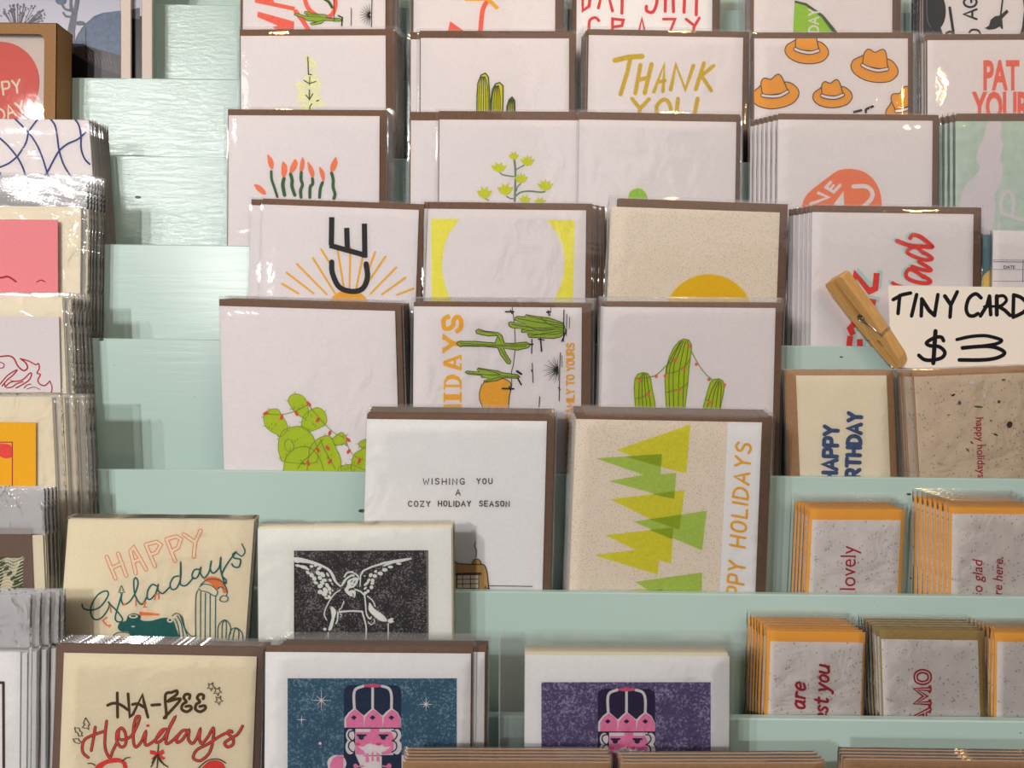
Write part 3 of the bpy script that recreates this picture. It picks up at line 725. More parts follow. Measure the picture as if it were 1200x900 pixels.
for P, w in (([(940, 380), (935, 500), (932, 720)], 5), ([(965, 80), (962, 300)], 6), ([(985, 110), (982, 260)], 4), ([(1005, 130), (1003, 210)], 3), ([(975, 240), (950, 300)], 8), ([(740, 285), (738, 385)], 6), ([(728, 320), (748, 320)], 8), ([(800, 280), (808, 370)], 9), ([(785, 285), (825, 290)], 7), ([(742, 455), (748, 590)], 5), ([(735, 500), (745, 520)], 5),
             ([(635, 510), (665, 530)], 13), ([(640, 560), (665, 605)], 9), ([(532, 632), (612, 634)], 10), ([(580, 618), (590, 645)], 8), ([(555, 92), (612, 92)], 9), ([(590, 80), (600, 105)], 7), ([(845, 95), (870, 92)], 9), ([(855, 85), (860, 118)], 7), ([(795, 690), (790, 760)], 5), ([(925, 625), (940, 640)], 5), ([(950, 400), (952, 480)], 3)):
    A.line(P, w, 'ink_black')
A.text('YOUR WEIRD FAMILY TO YOURS', 1034, 1228, 50, 'ink_gold', 8.5, ang=-90, track=2.2, xs=.99, serif=.9, space=2)
art_5b = A
A = Art(); A.f(730, 390, 9.23)
cc = [[(145, 980), (128, 700), (122, 600), (130, 500), (160, 450), (215, 430), (265, 438), (295, 480), (310, 580), (345, 750), (360, 980)],
      [(480, 1000), (460, 640), (455, 500), (470, 380), (500, 270), (550, 160), (610, 90), (655, 68), (710, 78), (742, 130), (738, 200), (715, 380), (700, 560), (675, 760), (660, 1000)],
      [(830, 980), (880, 760), (920, 620), (945, 540), (980, 505), (1040, 498), (1080, 520), (1098, 580), (1080, 690), (1060, 780), (1040, 980)]]
for P in cc: A.fill(P, 'ink_pad')
for P in cc: A.line(P+[P[0]], 9, 'ink_padline')
for P in ([(180, 980), (175, 560), (215, 440)], [(225, 980), (205, 560), (225, 440)], [(275, 980), (235, 560), (235, 445)], [(320, 980), (270, 560), (250, 445)], [(510, 1000), (500, 440), (560, 240), (640, 85)], [(555, 1000), (545, 420), (600, 230), (655, 90)], [(600, 1000), (605, 480), (650, 200), (680, 90)], [(645, 1000), (660, 480), (700, 200), (700, 90)],
          [(470, 440), (490, 330), (620, 100)], [(880, 980), (940, 680), (1020, 510)], [(930, 980), (980, 680), (1035, 515)], [(985, 980), (1020, 680), (1045, 515)], [(1030, 980), (1060, 680), (1060, 530)]):
    A.line(P, 6, 'ink_darkgreen', True)
for P in ([(130, 500), (190, 490), (300, 478), (380, 440), (470, 355), (570, 280)], [(740, 200), (800, 310), (880, 430), (970, 510)], [(465, 440), (570, 420), (670, 360), (718, 290)], [(465, 645), (560, 620), (640, 590), (705, 535)], [(140, 710), (220, 690), (295, 620)], [(895, 720), (940, 740)]):
    A.line(P, 7, 'ink_padline', True)
for x, y in ((182, 517), (270, 670), (358, 470), (455, 465), (566, 290), (655, 387), (606, 618), (718, 145), (795, 340), (930, 505), (1098, 562), (935, 752)): A.oval(x, y, 18, 18, 'ink_coral')
art_5c = A
A = Art(); A.f(930, 470, 8.571)
A.text('HAPPY', 428, 803, 135, 'ink_navy', 34, ang=-88, track=2.6, xs=1.0).text('BIRTHDAY', 655, 912, 130, 'ink_navy', 34, ang=-88, track=2.7, xs=.98)
A.last = None
art_5d = A
A = Art(); A.f(1100, 430, 6.43).font('happy holidays', 281, 378, 82, 'ink_crimson', ang=88, xs=.95, bold=.012)
for x, y, rx, ry, a, mm in ((110, 212, 17, 7, -25, 'ink_marker'), (300, 300, 34, 7, 5, 'ink_darkgreen'), (535, 435, 22, 26, 20, 'ink_line'), (430, 510, 18, 6, 25, 'ink_black'), (252, 118, 20, 13, 0, 'lilac_paper'), (345, 218, 13, 18, 0, 'lilac_paper'), (158, 272, 12, 15, 0, 'photo_slate'), (490, 97, 16, 6, 0, 'ink_darkgreen'), (455, 262, 11, 12, 0, 'ink_darkgreen'), (218, 625, 18, 5, 50, 'ink_darkgreen'), (250, 570, 14, 5, 40, 'ink_black'), (395, 405, 10, 5, 45, 'ink_darkgreen'), (75, 362, 10, 4, 0, 'ink_brown')):
    A.oval(x, y, rx, ry, mm, a)
art_5e = A
# --- row 6
A = Art(); A.f(460, 540, 5.625)
A.text('WISHING', 203, 155, 38, 'ink_line', 5.4, track=4.6, xs=1.2, jitter=.5).text('YOU', 556, 152, 34, 'ink_line', 5.4, track=4.4, xs=1.1, jitter=.5)
A.text('A', 418, 226, 36, 'ink_line', 5.4, xs=1.1).text('COZY', 104, 301, 34, 'ink_line', 5.4, track=4.2, xs=1.15, jitter=.5).text('HOLIDAY', 302, 300, 34, 'ink_line', 5.4, track=3.9, xs=1.05, jitter=.6).text('SEASON', 573, 300, 34, 'ink_line', 5.4, track=3.9, xs=1.05, jitter=.5)
ho = [(100, 560), (360, 560), (400, 640), (425, 672), (520, 682), (580, 682), (608, 692), (622, 740), (632, 850), (632, 1000), (100, 1000)]
A.fill(ho, 'ink_adobe').fill(arc(554, 684, 30, 36, 180, 360), 'ink_adobe')
A.fill([(425, 755), (568, 755), (568, 842), (425, 842)], 'pale_cream')
A.line([(360, 560), (405, 650), (425, 674), (520, 683), (590, 683), (612, 700), (625, 750), (634, 850)], 5.5, 'ink_line', True).line(arc(554, 684, 30, 36, 180, 360), 5, 'ink_line')
A.line([(548, 535), (540, 560), (552, 590), (550, 635)], 4.5, 'ink_line', True).line([(408, 748), (580, 744)], 13, 'ink_line').line([(425, 755), (425, 842), (568, 842), (568, 755)], 4.5, 'ink_line')
A.line([(462, 755), (462, 842)], 4, 'ink_line').line([(514, 755), (514, 842)], 4, 'ink_line').line([(425, 782), (568, 780)], 4, 'ink_line').line([(425, 812), (568, 810)], 4, 'ink_line')
A.line([(605, 850), (612, 822), (618, 850), (632, 835), (640, 848)], 6, 'ink_line').line([(634, 824), (920, 828)], 4.5, 'ink_line')
art_6a = A
A = Art(); A.f(680, 490, 4.2857)
A.fill([(742, 15), (1000, 22), (950, 1100), (690, 1100)], 'bright_paper')
ye = [[(183, 160), (553, 32), (532, 278), (405, 245)], [(150, 408), (523, 362), (498, 560), (350, 505)], [(125, 588), (330, 565), (468, 550), (456, 732), (395, 712), (388, 786), (70, 688), (280, 662)], [(140, 872), (300, 858), (420, 860), (400, 1000), (120, 1000)]]
gr = [[(76, 202), (410, 180), (404, 282), (482, 274), (472, 406), (142, 316), (320, 285)], [(266, 520), (635, 465), (612, 664)], [(274, 822), (612, 775), (608, 1000), (400, 900)]]
for P in ye: A.fill(P, 'ink_treeyellow')
for P in gr: A.fill(P, 'ink_treegreen')
for P in ([(225, 192), (410, 180), (405, 245)], [(360, 382), (475, 366), (472, 406)], [(345, 508), (508, 484), (498, 560)], [(345, 560), (468, 550), (462, 608)], [(365, 868), (412, 856), (410, 895)]): A.fill(P, 'ink_treeover')
A.text('HOLIDAYS', 826, 650, 74, 'ink_gold', 10, ang=-86.5, track=3.4, xs=1.07, slant=.12).text('HAPPY', 806, 1038, 80, 'ink_gold', 10, ang=-86, track=3.2, xs=.9, slant=.12)
art_6b = A
A = Art(); A.f(900, 550, 4).font('lovely', 409, 572, 106, 'ink_crimson', ang=-89, xs=.86, bold=.0); art_6c = A
A = Art(); A.f(900, 550, 4).font('so glad', 1005, 606, 68, 'ink_crimson', ang=-90, xs=.95, slant=.2, bold=.008).font('\u2019re here.', 1096, 606, 62, 'ink_crimson', ang=-88, xs=.92, slant=.2, bold=.008); art_6d = A
# --- row 7
A = Art(); A.f(90, 610, 6)
def outline_letter(A, sts, w=22, ink='ink_rust', fillm='cream_paper'):
    for P in sts: A.line(P, w+8, ink)
    A.last = None
letters = [[(210, 255), (272, 408)], [(290, 232), (348, 388)], [(242, 335), (320, 300)], [(415, 372), (378, 215), (400, 190), (488, 345)], [(400, 290), (450, 270)], [(485, 170), (550, 322)], [(485, 170), (560, 150), (590, 172), (560, 225), (520, 240)],
           [(630, 132), (692, 285)], [(630, 132), (700, 112), (732, 132), (712, 190), (668, 215)], [(752, 98), (830, 152)], [(870, 72), (832, 152), (822, 255)]]
for P in letters: A.line(P, 25, 'ink_rust')
for P in letters: A.line(P, 15, 'cream_paper')
def T_(P, w=9): A.line(P, w, 'ink_teal', True)
T_([(36, 588), (50, 620), (100, 630), (160, 610), (205, 555), (222, 515), (205, 495), (150, 520), (105, 590), (98, 650), (120, 692), (165, 690), (210, 640), (230, 590), (222, 572)])
T_([(222, 575), (245, 600), (285, 640), (320, 690), (310, 712), (280, 708), (270, 680), (285, 620), (315, 520)])
T_([(315, 520), (312, 560), (330, 590), (370, 570), (410, 510), (430, 440), (415, 402), (400, 430), (408, 520), (440, 580), (465, 585), (490, 540)])
T_([(560, 460), (530, 450), (500, 490), (495, 545), (520, 552), (555, 510), (572, 450), (570, 490), (605, 512), (650, 470)])
T_([(715, 390), (680, 400), (655, 450), (670, 485), (705, 470), (730, 400), (730, 290), (728, 400), (730, 450), (770, 455), (820, 400)])
T_([(870, 345), (830, 345), (810, 380), (818, 408), (850, 395), (872, 330), (868, 370), (895, 402), (930, 360), (945, 285)])
T_([(945, 285), (938, 340), (960, 370), (1000, 330), (1012, 260), (1012, 350), (1040, 440), (1050, 420), (1020, 380), (1060, 300), (1120, 220)])
T_([(1120, 220), (1095, 240), (1110, 265), (1150, 275), (1140, 325), (1105, 325), (1090, 305)]); T_([(1120, 225), (1160, 250), (1182, 215), (1160, 165)], 7)
for P in ([(235, 600), (238, 645)], [(210, 680), (180, 705), (215, 740), (235, 735), (225, 750)], [(322, 596), (350, 580)], [(415, 560), (415, 600)], [(460, 580), (485, 575), (470, 610), (490, 608)], [(555, 520), (545, 555)], [(575, 515), (575, 550)], [(555, 520), (575, 512)]): A.line(P, 7, 'ink_santa')
A.fill([(895, 408), (940, 394), (1000, 405), (1040, 450), (1050, 500), (1030, 510), (1020, 470), (1000, 458), (980, 490), (950, 450), (900, 425)], 'ink_santa', True).fill([(440, 640), (580, 655), (580, 668), (440, 668)], 'ink_santa')
A.fill([(288, 750), (305, 715), (345, 705), (360, 668), (400, 652), (445, 668), (450, 700), (520, 705), (600, 685), (660, 690), (690, 740), (700, 870), (400, 870), (370, 790), (310, 780)], 'ink_teal', True)
A.oval(398, 674, 32, 14, 'cream_paper').oval(655, 700, 22, 18, 'cream_paper').oval(395, 745, 14, 5, 'cream_paper')
A.oval(398, 672, 20, 7, 'ink_teal').oval(655, 700, 10, 8, 'ink_teal')
def L_(P, w=5): A.line(P, w, 'ink_teal', True)
A.line([(312, 458), (298, 490), (308, 490), (290, 505), (308, 505), (308, 516), (318, 516), (318, 505), (336, 505), (320, 488), (328, 488), (312, 458)], 4, 'ink_teal')
for P in ([(255, 808), (290, 788), (360, 790), (385, 812)], [(670, 670), (700, 652), (740, 680), (760, 760), (800, 810), (835, 812)], [(690, 690), (710, 740), (725, 830)], [(705, 670), (735, 730), (750, 830)], [(725, 665), (750, 740), (780, 820)],
          [(835, 870), (835, 560), (850, 490)], [(868, 870), (870, 500)], [(900, 870), (903, 510)], [(935, 870), (937, 520)], [(972, 870), (975, 530)], [(990, 830), (995, 740), (1040, 698), (1078, 740), (1078, 800)], [(1020, 830), (1022, 730), (1038, 702)], [(1048, 830), (1050, 720), (1038, 700)],
          [(1065, 840), (1080, 775), (1120, 755), (1160, 790), (1168, 850)], [(1095, 840), (1105, 780), (1118, 757)], [(1135, 840), (1138, 780), (1120, 757)], [(862, 465), (890, 448), (940, 455), (985, 490), (985, 520), (965, 530), (920, 505), (865, 490), (858, 475)], [(870, 450), (910, 420), (960, 412), (1020, 430), (1055, 490), (1050, 530)],
          [(1010, 540), (1030, 528), (1062, 540), (1055, 565), (1030, 572), (1005, 560), (1010, 540)], [(990, 480), (1010, 465), (1030, 480)]): L_(P)
art_7a = A
A = Art(); A.f(340, 640, 7.5)
A.fill([(40, 45), (1200, 40), (1206, 1300), (36, 1300)], 'print_charcoal').line([(38, 45), (1208, 42), (1212, 1300)], 8, 'ink_black').line([(38, 45), (36, 1300)], 6, 'ink_black')
Wt = 'cool_paper'
A.fill([(40, 98), (120, 108), (240, 145), (340, 195), (385, 250), (410, 310), (450, 350), (430, 352), (385, 310), (350, 240), (300, 195), (180, 155), (100, 145), (40, 130)], Wt, True)
A.fill([(632, 215), (700, 180), (820, 140), (920, 120), (1060, 102), (1072, 115), (980, 140), (910, 150), (830, 178), (810, 172), (850, 152), (720, 190), (650, 222), (625, 262), (620, 350), (610, 365), (612, 260)], Wt)
feathers = [(70, 172, 28, 12, 10), (120, 185, 36, 16, 15), (60, 138, 25, 9, 10), (155, 232, 20, 14, 40), (188, 255, 20, 20, 50), (212, 285, 22, 18, 60), (225, 322, 22, 14, 20), (265, 350, 26, 20, -20), (262, 402, 22, 20, -30), (300, 420, 28, 20, 30), (345, 448, 20, 14, 60), (318, 455, 20, 10, 20),
            (188, 178, 17, 13, 0), (222, 172, 14, 10, 20), (255, 195, 24, 14, -30), (245, 235, 26, 18, 40), (285, 250, 28, 18, 50), (262, 278, 22, 18, 50), (300, 300, 24, 16, 0), (282, 322, 24, 12, 30), (325, 345, 24, 16, 60), (310, 390, 30, 20, 60), (345, 375, 16, 20, 0), (330, 250, 10, 22, -30), (352, 300, 12, 18, -40), (370, 330, 7, 12, -40), (352, 410, 10, 16, 0), (372, 390, 7, 12, -30), (150, 200, 20, 10, 30),
            (955, 155, 24, 10, 5), (882, 183, 24, 13, 0), (832, 208, 25, 17, 0), (792, 240, 24, 17, 10), (745, 262, 20, 17, 0), (708, 255, 20, 16, -50), (752, 222, 15, 12, -30), (725, 305, 16, 22, 0), (690, 300, 12, 20, 40), (670, 330, 12, 30, 50), (715, 362, 17, 18, 0), (660, 370, 18, 10, -40), (685, 395, 14, 16, 30), (662, 412, 16, 14, 0), (722, 330, 18, 10, 0), (655, 262, 8, 6, 0)]
for fx in feathers: A.oval(fx[0], fx[1], fx[2], fx[3], Wt, fx[4], 10)
A.fill([(500, 345), (505, 305), (540, 285), (575, 275), (598, 290), (588, 330), (560, 362), (520, 372), (515, 395), (545, 385), (575, 400), (572, 445), (555, 445), (545, 405), (560, 440), (520, 435), (485, 400), (478, 380)], Wt, True)
for P, w in (([(455, 345), (480, 300), (530, 262), (560, 258)], 14), ([(440, 355), (470, 330), (500, 280)], 8), ([(478, 270), (500, 235), (550, 225)], 12), ([(540, 228), (590, 255), (605, 290)], 10), ([(565, 240), (600, 270)], 6), ([(440, 385), (390, 420), (340, 490), (305, 570), (302, 610), (322, 650)], 9), ([(570, 380), (620, 400), (650, 430)], 12), ([(655, 430), (662, 500), (672, 600), (700, 638), (712, 625)], 11), ([(680, 440), (725, 480), (748, 530)], 9),
             ([(472, 485), (452, 540), (432, 560), (440, 590)], 8), ([(440, 578), (540, 570), (635, 575)], 13), ([(632, 575), (665, 690), (668, 780), (660, 900)], 12), ([(420, 580), (415, 650), (402, 680)], 11), ([(440, 600), (452, 605), (445, 625)], 6), ([(685, 665), (712, 690), (742, 665), (738, 645)], 7), ([(862, 680), (862, 900)], 9), ([(335, 760), (332, 900)], 9), ([(325, 780), (290, 860)], 4)): A.line(P, w, Wt, True)
A.fill([(355, 545), (370, 532), (392, 550), (405, 580), (390, 640), (370, 720), (350, 742), (335, 735), (350, 680), (365, 620)], Wt, True).fill([(692, 505), (705, 500), (745, 555), (800, 590), (848, 640), (845, 662), (790, 655), (720, 600), (690, 560)], Wt, True)
A.fill([(860, 645), (890, 630), (912, 636), (900, 650), (916, 665), (880, 680), (860, 668)], Wt).oval(305, 730, 15, 13, Wt)
A.line([(535, 315), (545, 300)], 6, 'print_charcoal').line([(560, 325), (572, 305)], 6, 'print_charcoal').line([(540, 345), (552, 342)], 4, 'print_charcoal')
art_7b = A
A = Art(); A.f(900, 675, 4).text('u are', 168, 702, 70, 'ink_crimson', 10, ang=-88, track=1.6, xs=.93, slant=.18, serif=.6, space=3).text('est you', 277, 684, 70, 'ink_crimson', 10, ang=-88, track=1.9, xs=.89, slant=.18, serif=.6, space=2); art_7c = A
A = Art(); A.f(900, 675, 4).text('AMO', 758, 690, 66, 'ink_crimson', 22, ang=-90, track=3.2, xs=1.4, serif=1.3).text('AMO', 758, 690, 66, 'seed_paper_grey', 4.5, ang=-90, track=3.2, xs=1.4); art_7d = A
# --- row 8
A = Art(); A.f(80, 795, 8.571)
Bn = [[(395, 270), (450, 250), (520, 262), (605, 320)], [(492, 145), (495, 390)], [(600, 155), (618, 385), (650, 360), (745, 165), (760, 240), (800, 390)], [(645, 262), (700, 255), (760, 290)], [(838, 268), (920, 263)],
      [(962, 398), (985, 370), (975, 170), (1040, 140), (1090, 125), (1085, 165), (1000, 230), (1100, 205), (1115, 230), (962, 398)],
      [(1215, 205), (1220, 165), (1180, 160), (1160, 195), (1185, 235), (1150, 260), (1140, 310), (1190, 335), (1235, 305), (1225, 278), (1180, 282)], [(1355, 205), (1358, 170), (1320, 160), (1295, 195), (1320, 235), (1285, 262), (1278, 310), (1325, 335), (1375, 305), (1370, 275), (1320, 282)]]
for i, P in enumerate(Bn): A.line(P, 25, 'ink_brown', i not in (1, 4, 2))
scr = [[(200, 795), (150, 750), (140, 680), (170, 610), (260, 565), (360, 532)], [(270, 490), (255, 590), (230, 725)], [(385, 430), (370, 560), (370, 700), (415, 795), (450, 720), (490, 640)], [(525, 500), (490, 540), (488, 630), (530, 690), (575, 660), (575, 560), (540, 500), (510, 520), (505, 600), (560, 615), (640, 570), (700, 450), (715, 385), (680, 395), (655, 500), (655, 640), (680, 690), (730, 640), (778, 535), (768, 640), (790, 672), (870, 620), (960, 520)],
       [(995, 510), (940, 520), (880, 610), (890, 645), (950, 610), (1010, 510), (1075, 385), (1020, 480), (985, 600), (985, 655), (1040, 630), (1140, 530)], [(1185, 520), (1140, 530), (1090, 600), (1095, 645), (1150, 610), (1210, 520), (1205, 610), (1245, 655), (1290, 600), (1325, 510), (1315, 600), (1340, 655), (1400, 590), (1455, 500), (1455, 600), (1420, 740), (1330, 825), (1255, 800), (1290, 720), (1400, 660), (1540, 570), (1640, 530)],
       [(1645, 540), (1620, 525), (1600, 550), (1650, 600), (1655, 660), (1600, 690), (1570, 650), (1620, 610), (1700, 560), (1750, 480)]]
scr = [[(x if x < 1000 or i < 4 else x, y) for x, y in P] for i, P in enumerate(scr)]
for P in scr: A.line(P, 25, 'ink_brown', True)
for P in scr: A.line(P, 14, 'ink_redfill', True)
A.oval(797, 475, 16, 14, 'ink_redfill')
for P in ([(172, 395), (215, 465), (200, 470), (205, 515), (185, 500), (160, 500), (140, 492), (165, 460), (150, 450), (172, 395)], [(62, 495), (108, 500), (115, 530), (140, 545), (130, 560), (140, 580), (105, 580), (90, 545), (72, 540), (62, 495)], [(45, 610), (100, 605), (110, 630), (130, 635), (110, 655), (85, 650), (62, 640), (45, 610)]): A.line(P, 6, 'ink_brown')
for cx, cy, s_ in ((1432, 82, 40), (1498, 130, 42), (1510, 220, 42)):
    P = [(cx+(s_ if i % 2 == 0 else s_*.45)*math.sin(i*math.pi/5+.5), cy-(s_*1.15 if i % 2 == 0 else s_*.5)*math.cos(i*math.pi/5+.5)) for i in range(10)]
    A.line(P+[P[0]], 6, 'ink_brown')
A.fill([(265, 900), (320, 845), (420, 805), (500, 800), (560, 830), (585, 870), (600, 1000), (560, 1000), (540, 860), (440, 850), (350, 885), (300, 1000), (250, 1000)], 'ink_redfill', True).fill([(1290, 1000), (1340, 900), (1420, 830), (1500, 825), (1560, 870), (1590, 1000)], 'ink_redfill', True)
A.fill([(820, 720), (860, 725), (890, 745), (950, 712), (962, 750), (930, 775), (975, 800), (950, 820), (900, 770), (850, 815), (830, 810), (870, 770), (820, 760)], 'ink_redfill')
for P in ([(905, 665), (898, 740)], [(895, 760), (830, 890)], [(905, 760), (920, 830), (1000, 890)], [(900, 760), (890, 900)], [(915, 800), (960, 870)], [(195, 855), (235, 855), (270, 875)], [(540, 830), (580, 800), (618, 795)], [(870, 780), (840, 850)], [(1260, 990), (1310, 900), (1400, 825), (1500, 810), (1580, 850)]): A.line(P, 9, 'ink_brown', True)
art_8a = A
def nutcracker(A, bg, dark):
    """frame: 7.5x view whose origin is the top-left of the printed block minus (50,110)"""
    A.fill([(52, 112), (1540, 112), (1540, 1500), (52, 1500)], bg)
    A.fill([(545, 1500), (548, 210), (575, 178), (610, 170), (1000, 172), (1040, 190), (1052, 230), (1052, 1500)], dark)
    w = 'white_paper'
    A.line([(640, 380), (635, 260), (655, 205), (720, 180)], 20, w, True).line([(800, 190), (800, 380)], 19, w).line([(880, 180), (940, 200), (965, 260), (965, 380)], 20, w, True)
    A.fill([(550, 545), (552, 460), (590, 410), (640, 370), (700, 420), (722, 440), (760, 405), (800, 370), (850, 410), (885, 440), (920, 405), (965, 370), (1020, 410), (1050, 470), (1050, 545)], w)
    A.fill([(648, 555), (648, 780), (700, 900), (720, 900), (720, 790), (980, 785), (1005, 700), (985, 555)], w)
    for x in (568, 978): A.oval(x+35, 612, 38, 55, w).oval(x+35, 715, 42, 66, w)
    A.oval(485, 860, 85, 75, w).fill([(485, 787), (545, 787), (545, 1400), (410, 1400), (408, 860)], w).fill([(1055, 787), (1130, 787), (1190, 810), (1200, 1400), (1055, 1400)], w).fill([(718, 795), (880, 795), (880, 1400), (718, 1400)], w)
    pk = 'ink_pinkface'
    A.oval(800, 177, 78, 16, 'ink_pinkdark')
    A.fill([(568, 545), (568, 470), (600, 420), (645, 385), (690, 415), (722, 452), (722, 545)], pk).fill([(722, 545), (735, 455), (770, 415), (805, 385), (850, 415), (885, 452), (885, 545)], pk).fill([(885, 545), (900, 455), (935, 415), (968, 385), (1015, 415), (1045, 470), (1048, 545)], pk)
    A.fill([(652, 585), (780, 585), (785, 555), (858, 555), (860, 585), (960, 580), (990, 640), (980, 770), (885, 785), (868, 740), (820, 690), (790, 700), (720, 740), (735, 785), (652, 780)], pk)
    A.fill([(425, 870), (450, 815), (490, 792), (542, 792), (542, 1400), (425, 1400)], pk).fill([(1075, 795), (1140, 795), (1180, 830), (1180, 1400), (1075, 1400)], pk)
    A.oval(650, 882, 20, 20, pk).oval(945, 882, 22, 22, pk).line([(650, 890), (720, 882)], 12, pk).line([(880, 882), (945, 890)], 12, pk)
    A.fill([(738, 775), (762, 770), (770, 848), (738, 850)], pk).fill([(790, 770), (805, 755), (810, 840), (790, 840)], pk).fill([(832, 760), (860, 775), (860, 850), (835, 840)], pk)
    for x in (635, 800, 965): A.fill([(x-26, 456), (x, 436), (x+26, 456), (x, 478)], dark)
    for x in (702, 895): A.fill([(x-42, 604), (x+44, 604), (x+44, 618), (x+25, 622), (x+18, 645), (x, 654), (x-22, 645), (x-28, 622), (x-42, 618)], dark)
    for sx, c_ in ((1, 600), (-1, 1000)):
        A.line([(c_+sx*30, 574), (c_-sx*2, 580), (c_-sx*15, 612), (c_+sx*5, 648), (c_+sx*30, 660)], 9, dark, True).line([(c_+sx*30, 660), (c_-sx*2, 675), (c_-sx*12, 715), (c_+sx*5, 745), (c_+sx*30, 758)], 9, dark, True)
    A.fill([(665, 556), (775, 556), (778, 582), (665, 582)], w).fill([(865, 556), (955, 556), (965, 582), (862, 582)], w)
    A.fill([(675, 712), (720, 712), (750, 690), (790, 685), (815, 705), (850, 688), (880, 692), (910, 715), (958, 712), (920, 745), (870, 760), (818, 745), (780, 762), (720, 748)], w, True)
    for x in (667, 812): A.oval(x+40 if x > 700 else x, 690, 26, 14, 'ink_pinkdark')
    return A
A = Art(); A.f(330, 780, 7.5); nutcracker(A, 'print_blue', 'ink_night')
for cx, cy, r_, n in ((350, 306, 88, 8), (176, 476, 40, 4), (1270, 340, 60, 8), (1500, 850, 50, 4), (1410, 850, 70, 8)):
    for i in range(n):
        a = 2*math.pi*i/n; q_ = r_ if i % 2 == 0 or n == 4 else r_*.68
        A.line([(cx, cy), (cx+q_*math.cos(a), cy+q_*math.sin(a))], 7, 'white_paper', w2=3)
    A.oval(cx, cy, 9, 9, 'white_paper')
A.oval(338, 684, 13, 13, 'white_paper'); art_8b = A
A = Art(); A.f(627.5, 784.5, 7.5); nutcracker(A, 'print_violet', 'ink_dusk'); art_8c = A
# --- left column
A = Art(); A.f(0, 130, 8.571)
for P in ([(120, 50), (280, 210), (370, 340), (430, 480), (480, 640), (540, 780), (600, 890), (650, 1000)], [(410, 50), (350, 120), (290, 210), (260, 320), (200, 420), (165, 465), (80, 530), (-40, 580)], [(0, 275), (80, 350), (170, 460), (225, 560), (265, 680), (290, 800), (315, 900)], [(485, 60), (550, 140), (575, 260), (595, 400), (650, 560), (760, 720), (910, 860)],
          [(735, 65), (790, 140), (812, 250), (815, 380), (850, 480), (900, 535)], [(860, 215), (780, 285), (680, 330), (595, 400), (535, 500), (470, 620), (400, 700), (270, 790), (60, 885), (0, 910)], [(0, 620), (25, 760), (60, 900)], [(890, 705), (790, 740), (700, 800), (660, 880)]): A.line(P, 15, 'ink_bluepen', True)
art_L3 = A
A = Art(); A.f(0, 225, 8.571)
A.line([(-60, 800), (0, 860), (80, 850), (160, 900)], 16, 'ink_crimson', True).line([(370, 905), (410, 885), (450, 900)], 10, 'ink_crimson', True); art_L4 = A
A = Art(); A.f(0, 380, 8.571)
for P, w in (([(-60, 330), (0, 325), (90, 318), (140, 345), (180, 420), (235, 465), (275, 440), (260, 390), (205, 345)], 13), ([(205, 345), (290, 370), (355, 405), (385, 395), (395, 440), (372, 490), (405, 505), (380, 560), (400, 600), (450, 615), (500, 570)], 11), ([(500, 570), (522, 630), (510, 690), (460, 720)], 9), ([(0, 380), (40, 400), (30, 435), (0, 440)], 8), ([(0, 600), (80, 510), (170, 458), (130, 510), (70, 560), (20, 620)], 10), ([(60, 620), (110, 580), (220, 560), (300, 490), (315, 510), (280, 570), (160, 640)], 10),
             ([(45, 600), (60, 635), (120, 630), (160, 600), (230, 575)], 9), ([(100, 560), (130, 570), (180, 575)], 6), ([(240, 640), (270, 610), (310, 600)], 7), ([(270, 650), (340, 630), (400, 655)], 6), ([(0, 690), (120, 700), (300, 690), (450, 685)], 5)): A.line(P, w, 'ink_crimson', True)
art_L5 = A
A = Art(); A.f(0, 400, 4).fill([(-300, 470), (60, 470), (60, 760), (-300, 760)], 'ink_crimson').fill([(-300, 475), (55, 475), (55, 760), (-300, 760)], 'amber_paper').fill([(-20, 485), (20, 480), (52, 490), (55, 530), (50, 545), (20, 548), (0, 540), (-30, 545)], 'ink_redfill', True); art_L6 = A
A = Art(); A.f(0, 560, 6.925).fill([(-400, 640), (185, 640), (185, 1100), (-400, 1100)], 'ink_forest')
for i in range(16):
    A.line([(-30+i*6, 1000), (30+i*8, 800-i*6), (10+i*12, 700-i*2), (60+i*9, 650)], 3, 'cream_paper', True)
for i in range(14):
    y = 650+i*26; A.line([(-10, y+30), (60, y), (110, y+22), (185, y-10)], 5, 'pale_cream' if i % 2 else 'cream_paper', True)
for i in range(6): A.oval(20+28*i, 700+38*i, 26, 13, 'ink_forest', -40)
art_L7 = A
A = Art(); A.f(0, 675, 4).line([(16, 500), (18, 1000)], 11, 'ink_line').line([(-100, 500), (16, 500)], 11, 'ink_line'); art_L8 = A

